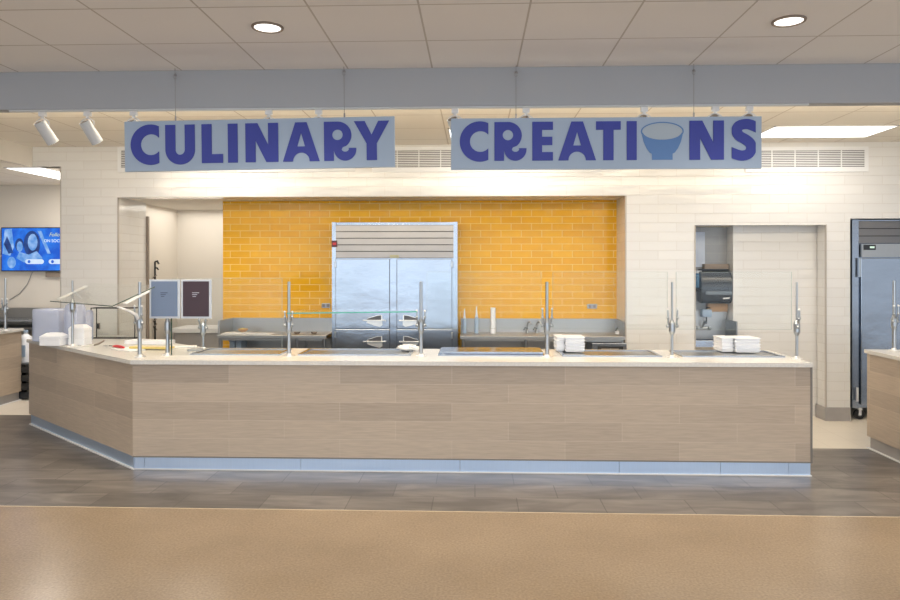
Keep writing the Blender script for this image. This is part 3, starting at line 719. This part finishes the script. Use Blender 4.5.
def downlight(x, y, label):
    t = thing('downlight', label, 'downlight', (x, y, 3.135), 0, 'round downlights in the foreground ceiling')
    b = MB()
    b.tube([(.086*math.cos(i*PI/18), .086*math.sin(i*PI/18), -.004) for i in range(37)], .009, 8)
    b.build('trim_ring', M['taupe'], t, True)
    MB().cyl((0, 0, -.006), (0, 0, -.001), .080, seg=36).build('lens', M['lens'], t)
    l = bpy.data.lights.new('downlight', 'SPOT'); l.energy = 38; l.color = (1, .93, .84); l.spot_size = math.radians(125); l.spot_blend = .7; l.shadow_soft_size = .07
    lo = bpy.data.objects.new('down_lamp', l); COL.objects.link(lo); lo.parent = t; lo.location = (0, 0, -.02)
downlight(-1.238, 4.14, 'round recessed downlight above the CULINARY sign')
downlight(1.825, 4.14, 'round recessed downlight at upper right above the CREATIONS sign')
def panel(x0, x1, y0, y1, z, label):
    t = thing('light_panel', label, 'light panel', ((x0+x1)/2, (y0+y1)/2, z), 0, 'flat ceiling light panels')
    w, d = (x1-x0)/2, (y1-y0)/2
    MB().box(-w, w, -d, -d+.015, -.008, 0).box(-w, w, d-.015, d, -.008, 0).box(-w, -w+.015, -d, d, -.008, 0).box(w-.015, w, -d, d, -.008, 0).build('frame', M['white'], t)
    MB().box(-w+.015, w-.015, -d+.015, d-.015, -.006, 0).build('diffuser', M['panel'], t)
panel(2.93, 4.13, 6.96, 7.56, 3.08, 'bright rectangular ceiling panel right of the CREATIONS sign')
panel(-.27, .93, 6.96, 7.56, 3.08, 'bright ceiling panel mostly hidden behind the CREATIONS sign')
panel(-3.3, -2.1, 6.96, 7.56, 3.08, 'bright ceiling panel hidden behind the CULINARY sign')
panel(-5.46, -5.0, 7.92, 9.08, 2.855, 'bright narrow ceiling panel in the left hallway above the television')

# long wall grilles
GR = 'air grilles on the wall below the warm ceiling'
for p0, p1, lb in ((118, 236, 'white air grille peeking out left of the CULINARY sign'), (237, 355, 'white air grille behind the right half of the CULINARY sign'),
                   (372, 488, 'white air grille in the gap between the two hanging signs'), (504, 620, 'white air grille behind the letters of CREATIONS'),
                   (745, 868, 'white slatted air grille right of the CREATIONS sign')):
    x0, x1 = gx(p0, 7.88), gx(p1, 7.88)
    z0, z1 = gz(p0*.5+p1*.5, 172, 7.88), gz(p0*.5+p1*.5, 147, 7.88)
    t = thing('air_grille', lb, 'air grille', ((x0+x1)/2, 7.88, z0), 0, GR)
    w, h = (x1-x0)/2, z1-z0
    MB().box(-w, w, -.012, 0, 0, .045).box(-w, w, -.012, 0, h-.03, h).box(-w, -w+.04, -.012, 0, .045, h-.03).box(w-.04, w, -.012, 0, .045, h-.03).build('frame', M['white'], t)
    MB().box(-w+.04, w-.04, -.003, 0, .045, h-.03).build('duct_gap', M['grille_dark'], t)
    ns = 11; b = MB()
    for i in range(ns):
        zz = .05+(h-.085)*i/(ns-1)
        b.box(-w+.04, w-.04, -.010, -.003, zz-.005, zz+.004)
    for i in range(1, 5): xx = -w+.04+(2*w-.08)*i/5; b.box(xx-.005, xx+.005, -.0115, -.003, .045, h-.03)
    b.build('slats', M['white'], t)

# ------------------------------------------------------------------ television
Yt = 9.58
x0, x1, z0, z1 = gx(1, Yt), gx(79, Yt), gz(30, 271.3, Yt), gz(30, 227.3, Yt)
t = thing('wall_television', 'wall television with a bright blue picture, at far left', 'television', ((x0+x1)/2, Yt, z0))
w, h = (x1-x0)/2, z1-z0
MB().box(-w, w, 0, .05, 0, h, .004).build('case', M['tv_bezel'], t)
MB().box(-w+.012, w-.012, -.002, 0, .012, h-.012).build('screen', M['tv_blue'], t)
MB().box(-.1, .1, .05, .07, h*.3, h*.7).build('wall_bracket', M['black'], t)
def tvp(u, v): return (-w+2*w*u, h*v)     # u,v in 0..1
def tvshape(name, pts, m, lay=1): mesh_obj(name, curve_mesh([[tvp(*p) for p in pts]], .001), m, t, (0, -.003-.0012*lay, 0))
tvshape('picture_shape', [(.02, .4), (.05, .95), (.14, .97), (.17, .55), (.12, .35)], M['tv_pale'])
tvshape('picture_shape', [(.10, .4), (.04, .62), (.08, .8), (.13, .6), (.16, .42)], M['tv_dark'], 2)
tvshape('picture_shape', [(p[0], p[1]) for p in arc(.40, .62, .105, .30, 0, 340, 20)], M['tv_dark'])
tvshape('picture_shape', arc(.41, .66, .062, .19, 0, 340, 20), M['tv_pale'], 2)
tvshape('picture_shape', arc(.24, .60, .055, .15, 0, 340, 18), M['tv_dark'], 3)
tvshape('picture_shape', arc(.245, .56, .040, .12, 0, 340, 18), M['tv_pale'], 4)
tvshape('picture_shape', [(.20, .30), (.24, .44), (.36, .38), (.46, .46), (.54, .30), (.50, .20), (.30, .2)], M['tv_pale'], 2)
tvshape('picture_shape', [(.47, .92), (.52, .92), (.64, .4), (.60, .4)], M['tv_pale'])
tvshape('picture_logo', arc(.14, .20, .055, .13, 0, 345, 24), M['tv_pale'], 3)
for u0 in (.35, .65):
    r_ = .035
    tvshape('picture_pill', arc(u0+.17, .22, .035, .055, -90, 90, 10)+arc(u0-.0, .22, .035, .055, 90, 270, 10), M['tv_white'], 3)
    tvshape('picture_icon', arc(u0+.015, .22, .018, .036, 0, 345, 14), M['tv_blue'], 4)
mesh_obj('picture_text', text_mesh('Follow', .075, .001, .3), M['tv_yellow'], t, (*[tvp(.71, .83)[0]], -.005, tvp(.71, .83)[1]))
mesh_obj('picture_text', text_mesh('ON SOCIAL', .058, .001, 0, .001), M['tv_white'], t, (*[tvp(.69, .69)[0]], -.005, tvp(.69, .69)[1]))
c = MB().tube([(gx(32, 9.62), 9.63, gz(32, 272, 9.6)), (gx(27, 9.62), 9.63, gz(27, 284, 9.6)), (gx(19, 9.62), 9.63, gz(19, 294, 9.6)), (gx(9, 9.62), 9.63, gz(9, 300, 9.6))], .005, 6).build('dangling_cable', M['wire'], None, True)
tag(c, 'thin grey cable hanging from under the television', 'cable')
o = MB().box(gx(45, 9.6), gx(80, 9.6), 9.61, 9.65, gz(50, 277, 9.6), gz(50, 272, 9.6)).build('wall_raceway', M['taupe']); tag(o, 'grey cable raceway on the wall under the television', 'raceway')

# hallway steel table with shelf and bottles
t = thing('steel_table', 'low steel table against the back wall under the television', 'table', (-6.2, 9.3, 0))
MB().box(-1.2, 1.9, -.3, .3, .86, .90, .004).build('tabletop', M['steel_dull'], t)
MB().box(-1.2, 1.9, .27, .30, .90, 1.13).build('backsplash', M['steel_dull'], t)
MB().box(-1.2, 1.9, -.25, .28, .98, 1.0).build('upper_shelf', M['steel'], t)
MB().box(-1.2, 1.9, -.28, .28, .3, .33).build('lower_shelf', M['steel_dull'], t)
for sx_ in (-1.15, 0.3, 1.3):
    for sy_ in (-.27, .27): MB().cyl((sx_, sy_, 0), (sx_, sy_, .86), .02, seg=10).build('leg', M['steel_dull'], t)
def jug(x, y, z, h, r, label, m, cap):
    t = thing('plastic_jug', label, 'jug', (x, y, z))
    MB().lathe([(r*.9, 0), (r, .01), (r, h*.68), (r*.8, h*.8), (r*.3, h*.88), (r*.3, h*.93)], seg=20).build('jug_body', m, t, True)
    MB().cyl((0, 0, h*.93), (0, 0, h), r*.36, seg=14).build('cap', cap, t)
    MB().box(-r*.6, r*.6, -r-.004, -r+.004, h*.2, h*.55).build('paper_label', M['lightblue'], t)
jug(gx(25.6, 8.9), 8.9, 0.33+.13, .42, .085, 'white plastic jug standing in the gap between left and angled counters', M['white_plastic'], M['lightblue'])
t = thing('floor_crate', 'dark crate under the white jug between the counters', 'crate', (gx(25.6, 8.9), 8.9, 0), 0)
b = MB()
for i in range(4): b.box(-.17, .17, -.16, -.14, .02+i*.11, .10+i*.11).box(-.17, .17, .14, .16, .02+i*.11, .10+i*.11).box(-.17, -.15, -.14, .14, .02+i*.11, .10+i*.11).box(.15, .17, -.14, .14, .02+i*.11, .10+i*.11)
b.build('slatted_sides', M['black'], t)
MB().box(-.17, .17, -.16, .16, .44, .458).build('top_board', M['black'], t)
b = MB()
for sx_ in (-.165, .155):
    for sy_ in (-.155, .145): b.box(sx_, sx_+.01, sy_, sy_+.01, 0, .44)
b.build('corner_rods', M['black'], t)

# passage: white shelf table and pre-rinse tap
t = thing('prep_table', 'pale table at the back of the passage behind the menu frames', 'table', (-3.55, 9.25, 0))
MB().box(-.42, .5, -.25, .3, .84, .90, .004).build('tabletop', M['white'], t)
MB().box(-.40, .48, -.20, .28, .12, .84).build('cabinet', M['base_tile'], t)
for sx_ in (-.38, .46):
    for sy_ in (-.18, .26): MB().cyl((sx_, sy_, 0), (sx_, sy_, .12), .02, seg=10).build('leg', M['chrome'], t)
t = thing('spray_tap', 'tall dark pre-rinse tap beside the door frame of the passage', 'tap', (gx(155, 8.9), 8.9, .0))
zz = lambda py: gz(155, py, 8.9)
b = MB().cyl((0, 0, .0), (0, 0, zz(340)), .03, seg=12); b.build('pedestal', M['steel_dull'], t)
MB().cyl((0, 0, zz(340)), (0, 0, zz(262)), .012, seg=12).build('riser', M['black'], t, True)
sp_ = [(.022*math.cos(i*.9), .022*math.sin(i*.9), zz(330)+i*(zz(275)-zz(330))/70) for i in range(71)]
MB().tube(sp_, .006, 6).build('spring', M['taupe'], t, True)
MB().tube([(0, 0, zz(262)), (.03, 0, zz(261)), (.05, 0, zz(264))], .014, 8).build('spray_head', M['black'], t, True)
MB().tube([(0, 0, zz(268)), (.03, 0, zz(268)), (.045, 0, zz(270))], .010, 8).build('hook', M['black'], t, True)

# ------------------------------------------------------------------ refrigerators
def fridge(x0, x1, yf, zt, label, doors, mull, louv, split, extra=None, zb=.13, depth=.48, dz=None, name='refrigerator', stile=.045):
    t = thing(name, label, 'refrigerator', ((x0+x1)/2, yf, 0))
    w = (x1-x0)/2
    MB().box(-w, w, .02, depth, zb, zt, .004).build('cabinet', M['steel'], t)
    MB().box(-w, -w+stile, -.005, .02, zb, zt).build('side_stile', M['steel'], t)
    MB().box(w-stile, w, -.005, .02, zb, zt).build('side_stile', M['steel'], t)
    l0, l1, nl = louv                       # louvre zone
    MB().box(-w+stile, w-stile, .0, .02, l0, l1).build('louvre_backing', M['dark'], t)
    hh = (l1-l0)/nl
    for i in range(nl):
        za = l0+i*hh
        MB().quad([(-w+stile, -.012, za+.004), (w-stile, -.012, za+.004), (w-stile, .012, za+.004), (-w+stile, .012, za+.004),
                   (-w+stile, -.004, za+hh-.004), (w-stile, -.004, za+hh-.004), (w-stile, .012, za+hh-.004), (-w+stile, .012, za+hh-.004)]).build('louvre', M['louvre'], t)
    for (a, b_, c_, d_, hx, hz) in doors:
        dr = MB().box(a, b_, -.035, .018, c_, d_, .006).build('door', M['steel'], t)
        if hx is not None:
            s_ = 1 if (b_-hx) < (hx-a) else -1
            mesh_obj('handle_plate', curve_mesh([[(hx+s_*px_, hz+pz_) for px_, pz_ in [(-.09, .0), (-.08, .022), (.03, .058), (.085, .06), (.09, -.055), (.06, -.075), (-.02, -.055), (-.085, -.03)]]], .003), M['chrome_white'], dr, (0, -.0385, 0))  # pale plate; its lower lobe paints the reflection below the bar
            mesh_obj('grip_shade', curve_mesh([[(hx+s_*px_, hz+pz_) for px_, pz_ in [(-.085, .004), (.075, .004), (.075, .055), (.03, .050), (-.08, .018)]]], .003), M['recess_shade'], dr, (0, -.0415, 0))  # flat dark shape paints the shade inside the scoop
            MB().box(hx-.13, hx+.13, -.062, -.042, hz-.008, hz+.004, .003).build('handle', M['chrome_white'], dr)
        s_ = -1 if a < 0 else 1
        if mull:
            xe = a if a < -w*.5 else b_
            MB().box(xe-.012, xe+.012, -.048, -.035, d_-.10, d_-.03, .003).build('hinge', M['chrome'], dr)
    if mull: MB().box(mull[0], mull[1], -.02, .02, zb+.02, l0-.02).build('mullion', M['steel'], t)
    for sx_ in (-w+.095, w-.095):
        for sy_ in (.035, depth-.08):
            c = MB().box(sx_-.025, sx_+.025, sy_-.028, sy_+.028, .112, zb).box(sx_-.014, sx_+.014, sy_-.028, sy_-.022, .05, .112).box(sx_-.014, sx_+.014, sy_+.022, sy_+.028, .05, .112).build('caster_fork', M['chrome_white'], t)
            wh = MB().cyl((sx_, sy_-.018, .056), (sx_, sy_+.018, .056), .056, seg=24).build('wheel', M['rubber'], c, True)
            MB().cyl((sx_, sy_-.021, .056), (sx_, sy_+.021, .056), .020, seg=14).build('hub', M['chrome'], wh, True)
    return t
yf = 7.88
fx0, fx1 = gx(332, yf), gx(457.5, yf); fc = (fx0+fx1)/2
zt = gz(395, 222, yf); zl0 = gz(395, 258, yf); zl1 = gz(395, 225, yf)
zs = gz(395, 328.7, yf)
X_ = lambda p: gx(p, yf)-fc
Z_ = lambda p: gz(395, p, yf)
fr1 = fridge(fx0, fx1, yf, zt, 'double steel refrigerator with louvred top standing before the yellow tile wall',
       [(X_(336), X_(390), zs+.004, zl0-.01, X_(375), Z_(320)), (X_(397), X_(452), zs+.004, zl0-.01, X_(411), Z_(320)),
        (X_(336), X_(390), .17, zs-.004, X_(375), Z_(341)), (X_(397), X_(452), .17, zs-.004, X_(411), Z_(341))],
       (X_(390)+.003, X_(397)-.003), (zl0, zl1, 5), None)
MB().box(X_(390), X_(399), -.02, -.006, Z_(258), Z_(255)).build('maker_badge', mat('dull_gold_badge', (.35, .33, .2), .4, .4, noise=.1), fr1)
st_ = MB().box(X_(331.8), X_(337.5), -.018, -.005, Z_(247), Z_(240.5)).build('lock_box', mat('dark_red_box', (.10, .02, .03), .4, noise=.2), fr1)
MB().box(X_(333), X_(336.5), -.020, -.018, Z_(245), Z_(242.5)).build('warning_mark', M['red'], st_)

yf = 7.95
fx0, fx1 = gx(852, yf), gx(852, yf)+1.42; fc = (fx0+fx1)/2
u_ = lambda p: gz(875, p, yf)
fr2 = fridge(fx0, fx1, yf, u_(219.5), 'steel reach-in refrigerator on casters in the alcove at right edge',
       [(gx(859.5, yf)-fc, fx1-fc-.05-.62, .17, u_(258), None, None), (fx1-fc-.05-.60, fx1-fc-.05, .17, u_(258), None, None)],
       None, (u_(243.5), u_(221), 3), None, stile=.07)
MB().box(gx(860, yf)-fc, fx1-fc-.07, -.03, .0, u_(257), u_(244)).build('control_strip', M['steel_dull'], fr2)
cp = MB().box(gx(862, yf)-fc, gx(874, yf)-fc, -.038, -.030, u_(250), u_(244.8), .002).build('control_panel', M['black'], fr2)
MB().box(gx(868, yf)-fc, gx(872.5, yf)-fc, -.040, -.038, u_(248.3), u_(246.4)).build('display', mat('green_white_digits', (.1, .12, .1), .4, emit=(.7, .9, .75), es=.9, noise=.05), cp)
MB().box(gx(856.5, yf)-fc, gx(858.8, yf)-fc, -.055, -.034, u_(277), u_(258), .003).build('hinge', M['chrome'], fr2)
MB().box(gx(854.3, yf)-fc, gx(856.3, yf)-fc, -.05, -.034, u_(401), u_(387), .003).build('hinge', M['chrome_white'], fr2)

# ------------------------------------------------------------------ steel benches at the yellow wall
def bench(p0, p1, label, legs, end=None):
    x0, x1 = gx(p0, 7.86), gx(p1, 7.86); xc = (x0+x1)/2; w = (x1-x0)/2
    t = thing('steel_bench', label, 'work table', (xc, 8.12, 0), 0, 'steel work tables by the yellow wall')
    MB().box(-w, w, -.24, .26, .885, .925, .004).build('benchtop', M['steel_dull'], t)
    MB().box(-w, w, .25, .275, .925, 1.085).build('backsplash', M['steel_dull'], t)
    MB().box(-w+.02, w-.02, -.20, .24, .25, .28).build('undershelf', M['steel_dull'], t)
    MB().box(-w+.02, w-.02, .22, .24, .28, .885).build('back_panel', M['steel_dull'], t)
    MB().box(-w+.02, w-.02, -.22, -.20, .862, .885).build('apron', M['steel_dull'], t)
    for lx in legs:
        for ly in (-.21, .23): MB().cyl((lx*w, ly, 0), (lx*w, ly, .885), .02, seg=12).build('leg', M['chrome'], t, True)
    return t, xc, w
t, xc, w = bench(216, 326, 'steel work table with papers on it, left of the double refrigerator', (-.95, 0.45, .95))
MB().box(-w, -w+.02, -.2, .26, .925, 1.085).build('side_splash', M['steel_dull'], t)
t, xc, w = bench(460, 625.8, 'long steel work table with taps, right of the double refrigerator', (-.96, -.2, .3, .97))
MB().box(w-.015, w, -.2, .26, .925, 1.085).build('side_splash', M['steel_dull'], t)
# oven-like unit below the long bench
t = thing('undercounter_warmer', 'steel undercounter cabinet with a dark opening below the long steel table', 'cabinet', (gx(608, 7.9), 8.05, .30))
w = .19; MB().box(-w, w, -.235, .13, 0, .555, .004).build('cabinet_body', M['steel'], t)
MB().box(-w+.06, w-.04, -.239, -.235, .05, .52).build('opening', M['dark'], t)
MB().box(-w+.10, w-.09, -.242, -.239, .05, .50).build('inner_panel', M['taupe'], t)
MB().box(-w+.2, -w+.206, -.245, -.242, .05, .50).build('divider', M['chrome'], t)
# bins below the left bench
for px, lb in ((236, 'blue-grey bin under the left steel table, left of two'), (242.5, 'blue-grey bin under the left steel table, right of two')):
    t = thing('storage_bin', lb, 'bin', (gx(px-1.0, 8.05), 8.06, .28), 0, 'bins under the left steel table')
    MB().quad([(-.024, -.10, 0), (.024, -.10, 0), (.024, .08, 0), (-.024, .08, 0), (-.03, -.11, .56), (.03, -.11, .56), (.03, .1, .56), (-.03, .1, .56)]).build('bin_body', M['bin'], t)
    MB().box(-.034, .034, -.115, .105, .56, .575).build('lid', M['bin'], t)
# papers on the left bench
for px, yy, w_, d_, rz, m_, lb in ((237, 8.05, .34, .20, .1, 'paper', 'white papers spread on the left steel table'), (262, 8.0, .26, .16, -.05, 'paper', 'flat white sheet on the left steel table, nearer the refrigerator')):
    b = MB()
    for i in range(4): b.box(-w_/2+i*.012, w_/2-i*.02, -d_/2, d_/2-i*.02, i*.004, i*.004+.003)
    o = b.build('paper_sheets', M[m_]); o.location = (gx(px, yy), yy, .926); o.rotation_euler = (0, 0, rz); tag(o, lb, 'paper')
t = thing('small_dish', 'small tan dish resting on the papers of the left steel table', 'dish', (gx(243, 8.1), 8.1, .943))
MB().lathe([(.03, 0), (.055, .02), (.06, .035), (.054, .035), (.045, .015)], seg=20).build('dish_body', M['tan'], t, True)
MB().lathe([(.05, .03), (.02, .04), (.005, .045)], seg=16).build('lid', M['yellow'], t, True)
for px, lb in ((297, 'small dark dish on the steel table just right of the pale post'), (314, 'small dark dish on the steel table nearest the refrigerator')):
    t = thing('small_dish', lb, 'dish', (gx(px, 8.05), 8.05, .926), 0)
    MB().lathe([(.022, 0), (.035, .012), (.038, .022), (.033, .022), (.02, .008)], seg=18).build('dish_body', M['taupe'], t, True)
# wall outlets
for px, py, Yw, w_, h_, lb in ((326, 305.5, 8.4, .10, .055, 'steel double outlet on the yellow tiles left of the refrigerator'), (592, 306.2, 8.4, .115, .055, 'steel double outlet on the yellow tiles at right')):
    t = thing('wall_outlet', lb, 'outlet', (gx(px, Yw), Yw, gz(px, py, Yw)), 0, 'outlets on the yellow wall')
    pl_ = MB().box(-w_/2, w_/2, -.012, 0, -h_/2, h_/2, .003).build('cover_plate', M['steel_dull'], t)
    for s_ in (-1, 1): MB().box(s_*.026-.016, s_*.026+.016, -.015, -.012, -.018, .018, .001).build('socket', M['taupe'], t)
t = thing('wall_outlet', 'dark outlet on the white tiles, seen through the black-edged case', 'outlet', (gx(98.5, 7.88), 7.88, gz(98.5, 326, 7.88)), 0)
MB().box(-.022, .022, -.010, 0, -.036, .036, .003).build('cover_plate', M['taupe'], t)
MB().box(-.014, .014, -.013, -.010, -.026, .026).build('socket', M['black'], t)
# taps on the long bench
for px, lb in ((527.5, 'small curved steel tap on the long steel table, left one'), (537, 'small curved steel tap on the long steel table, beside the middle post')):
    t = thing('bench_tap', lb, 'tap', (gx(px, 8.30), 8.30, .925), 0, 'taps on the long steel table')
    MB().cyl((0, 0, 0), (0, 0, .03), .022, .016, seg=16).build('tap_base', M['chrome'], t, True)
    MB().tube([(0, 0, .03), (0, 0, .09), (.012, -.02, .125), (.03, -.06, .13), (.04, -.08, .10)], .009, 10).build('spout', M['steel_dull'], t, True)
    MB().tube([(0, 0, .05), (-.03, -.01, .06), (-.045, -.01, .03)], .006, 8).build('lever', M['black'], t, True)
for px, h_, r_, lb in ((464.5, .29, .022, 'slim white glass reflection built as a bottle on the long steel table nearest the refrigerator'), (476.5, .32, .024, 'taller white glass reflection built as a bottle on the long steel table'), ):
    t = thing('reflection_bottle', lb, 'reflection', (gx(px, 8.2), 8.2, .925), 0)  # glass reflection put into a solid bottle shape
    MB().lathe([(r_, 0), (r_, h_*.5), (r_*.8, h_*.6)], seg=18).build('bottle_body', M['lightblue'], t, True)
    MB().lathe([(r_*.8, h_*.6), (r_*.6, h_*.66), (r_*.15, h_)], seg=18).build('reflection_tip', M['white_plastic'], t, True)
t = thing('reflection_roll', 'upright white glass reflection built as a roll, right of the bottle shapes', 'paper roll', (gx(493, 8.2), 8.2, .925))  # another reflection in the glass, built as a solid roll
MB().cyl((0, 0, 0), (0, 0, .30), .030, seg=20).build('roll', M['white_plastic'], t, True)
MB().cyl((0, 0, .30), (0, 0, .302), .010, seg=14).build('reflection_cap', M['tan'], t)
t = thing('soap_dish', 'small dark round-topped soap holder at the right end of the long steel table', 'soap holder', (gx(619.5, 8.2), 8.2, .925))
MB().lathe([(.05, 0), (.055, .03), (.035, .035)], seg=20).build('holder', M['white_plastic'], t, True)
MB().tube([(-.045, 0, .03), (-.03, 0, .065), (.03, 0, .065), (.045, 0, .03)], .007, 8).build('handle', M['black'], t, True)

# ------------------------------------------------------------------ hand sink corner in the right doorway
Yg = 8.3
def G(px, y=Yg): return gx(px, y)
t = thing('towel_dispenser', 'smoked dark paper towel dispenser on the grey wall in the right doorway', 'towel dispenser', (G(718, 8.1), 8.30, gz(718, 303.5, 8.12)))
w, h = .178, gz(718, 270.5, 8.12)-gz(718, 303.5, 8.12)
b = MB(); prof = [(0, .02), (-.12, .0), (-.17, .03), (-.19, .12), (-.185, .26), (-.14, h-.02), (-.02, h)]
n_ = len(prof)
va = [b.b.verts.new((-w, y_, z_)) for y_, z_ in prof]; vb = [b.b.verts.new((w, y_, z_)) for y_, z_ in prof]
b.b.faces.new(va); b.b.faces.new(vb[::-1])
for i in range(n_): b.b.faces.new((va[i], va[(i+1) % n_], vb[(i+1) % n_], vb[i]))
bmesh.ops.bevel(b.b, geom=list(b.b.edges), offset=.008, segments=2, affect='EDGES')
b.build('housing', M['dispenser'], t, True)
MB().box(-w+.05, w-.01, -.192, -.186, .10, .14).build('grey_band', mat('band_grey', (.16, .19, .22), .25, noise=.05), t)
mesh_obj('maker_mark', curve_mesh([[(.055, .052), (.128, .056), (.140, .078), (.128, .070), (.062, .066)]], .002), M['white'], t, (0, -.196, 0))
MB().box(-w+.01, w-.03, -.12, -.02, h+.001, h+.016).build('top_catch', M['black'], t)
o = MB().box(G(703, 8.26), G(727, 8.26), 8.20, 8.30, gz(715, 269, 8.26), gz(715, 264, 8.26), .004).build('wall_shelf_box', M['taupe']); tag(o, 'flat taupe box fixed above the towel dispenser', 'box')
o = MB().box(G(707, 8.28), G(726.5, 8.28), 8.24, 8.30, gz(715, 311.5, 8.28), gz(715, 303.5, 8.28)).build('tan_wall_box', M['tan']); tag(o, 'tan box on the grey wall under the towel dispenser', 'box')
t = thing('soap_dispenser', 'wall soap dispenser with blue liquid left of the towel dispenser', 'soap dispenser', (G(699, 8.24), 8.30, gz(699, 292, 8.26)))
MB().box(-.036, .03, -.09, 0, .05, .22, .01).build('tank', M['blue_liquid'], t, True)
MB().box(-.038, .03, -.10, 0, 0, .05, .008).build('push_bar', M['black'], t)
MB().box(-.033, .028, -.08, 0, .22, .25, .004).build('lid', M['white_plastic'], t)
o = MB().box(G(692.5), G(704.7), 8.29, 8.30, gz(700, 267, Yg), gz(700, 232, Yg)).build('wall_notice', mat('pale_blue_notice', (.62, .70, .84), .5, noise=.15, nscale=4)); tag(o, 'pale blue-white notice on the grey wall above the soap dispenser', 'notice')
t = thing('hand_sink', 'wall-hung steel hand sink with splash guard in the right doorway', 'sink', (2.70, 8.30, 0))
MB().box(-.24, .235, -.02, 0, .86, 1.19).build('back_plate', M['steel_dull'], t)
MB().box(.222, .236, -.36, -.02, .88, 1.09, .003).build('side_splash', mat('dark_steel', (.30, .32, .34), .35, .9, noise=.08), t)
MB().box(-.24, .222, -.36, -.33, .80, .875, .003).box(-.24, .222, -.02, 0, .80, .86).box(-.24, -.22, -.33, -.02, .80, .875).box(.205, .222, -.33, -.02, .80, .875).build('rim', M['steel'], t)
MB().quad([(-.17, -.28, .66), (.16, -.28, .66), (.16, -.07, .66), (-.17, -.07, .66), (-.22, -.33, .80), (.205, -.33, .80), (.205, -.02, .80), (-.22, -.02, .80)]).build('basin', M['steel_dull'], t)
tp_ = MB().tube([(-.06, -.02, 1.0), (-.06, -.06, 1.0), (-.05, -.12, 1.07), (-.045, -.17, 1.05)], .012, 10).build('spout', M['chrome'], t, True)
MB().cyl((-.13, -.02, .985), (.03, -.02, .985), .022, seg=14).ball((-.13, -.045, .985), .022).ball((.03, -.045, .985), .022).build('tap_body', M['chrome'], t, True)
t = thing('soap_bottle', 'pale blue pump bottle mounted above the hand sink tap', 'soap bottle', (G(707, 8.2), 8.22, 1.10))
MB().box(-.055, .055, -.03, .06, .02, .11, .012).build('bottle_body', M['lightblue'], t, True)
MB().tube([(.0, 0, .11), (.0, 0, .13), (.03, -.03, .13)], .007, 8).build('pump', M['black'], t, True)
MB().cyl((0, .0, -.05), (0, .0, .02), .008, seg=10).build('stem', M['black'], t)
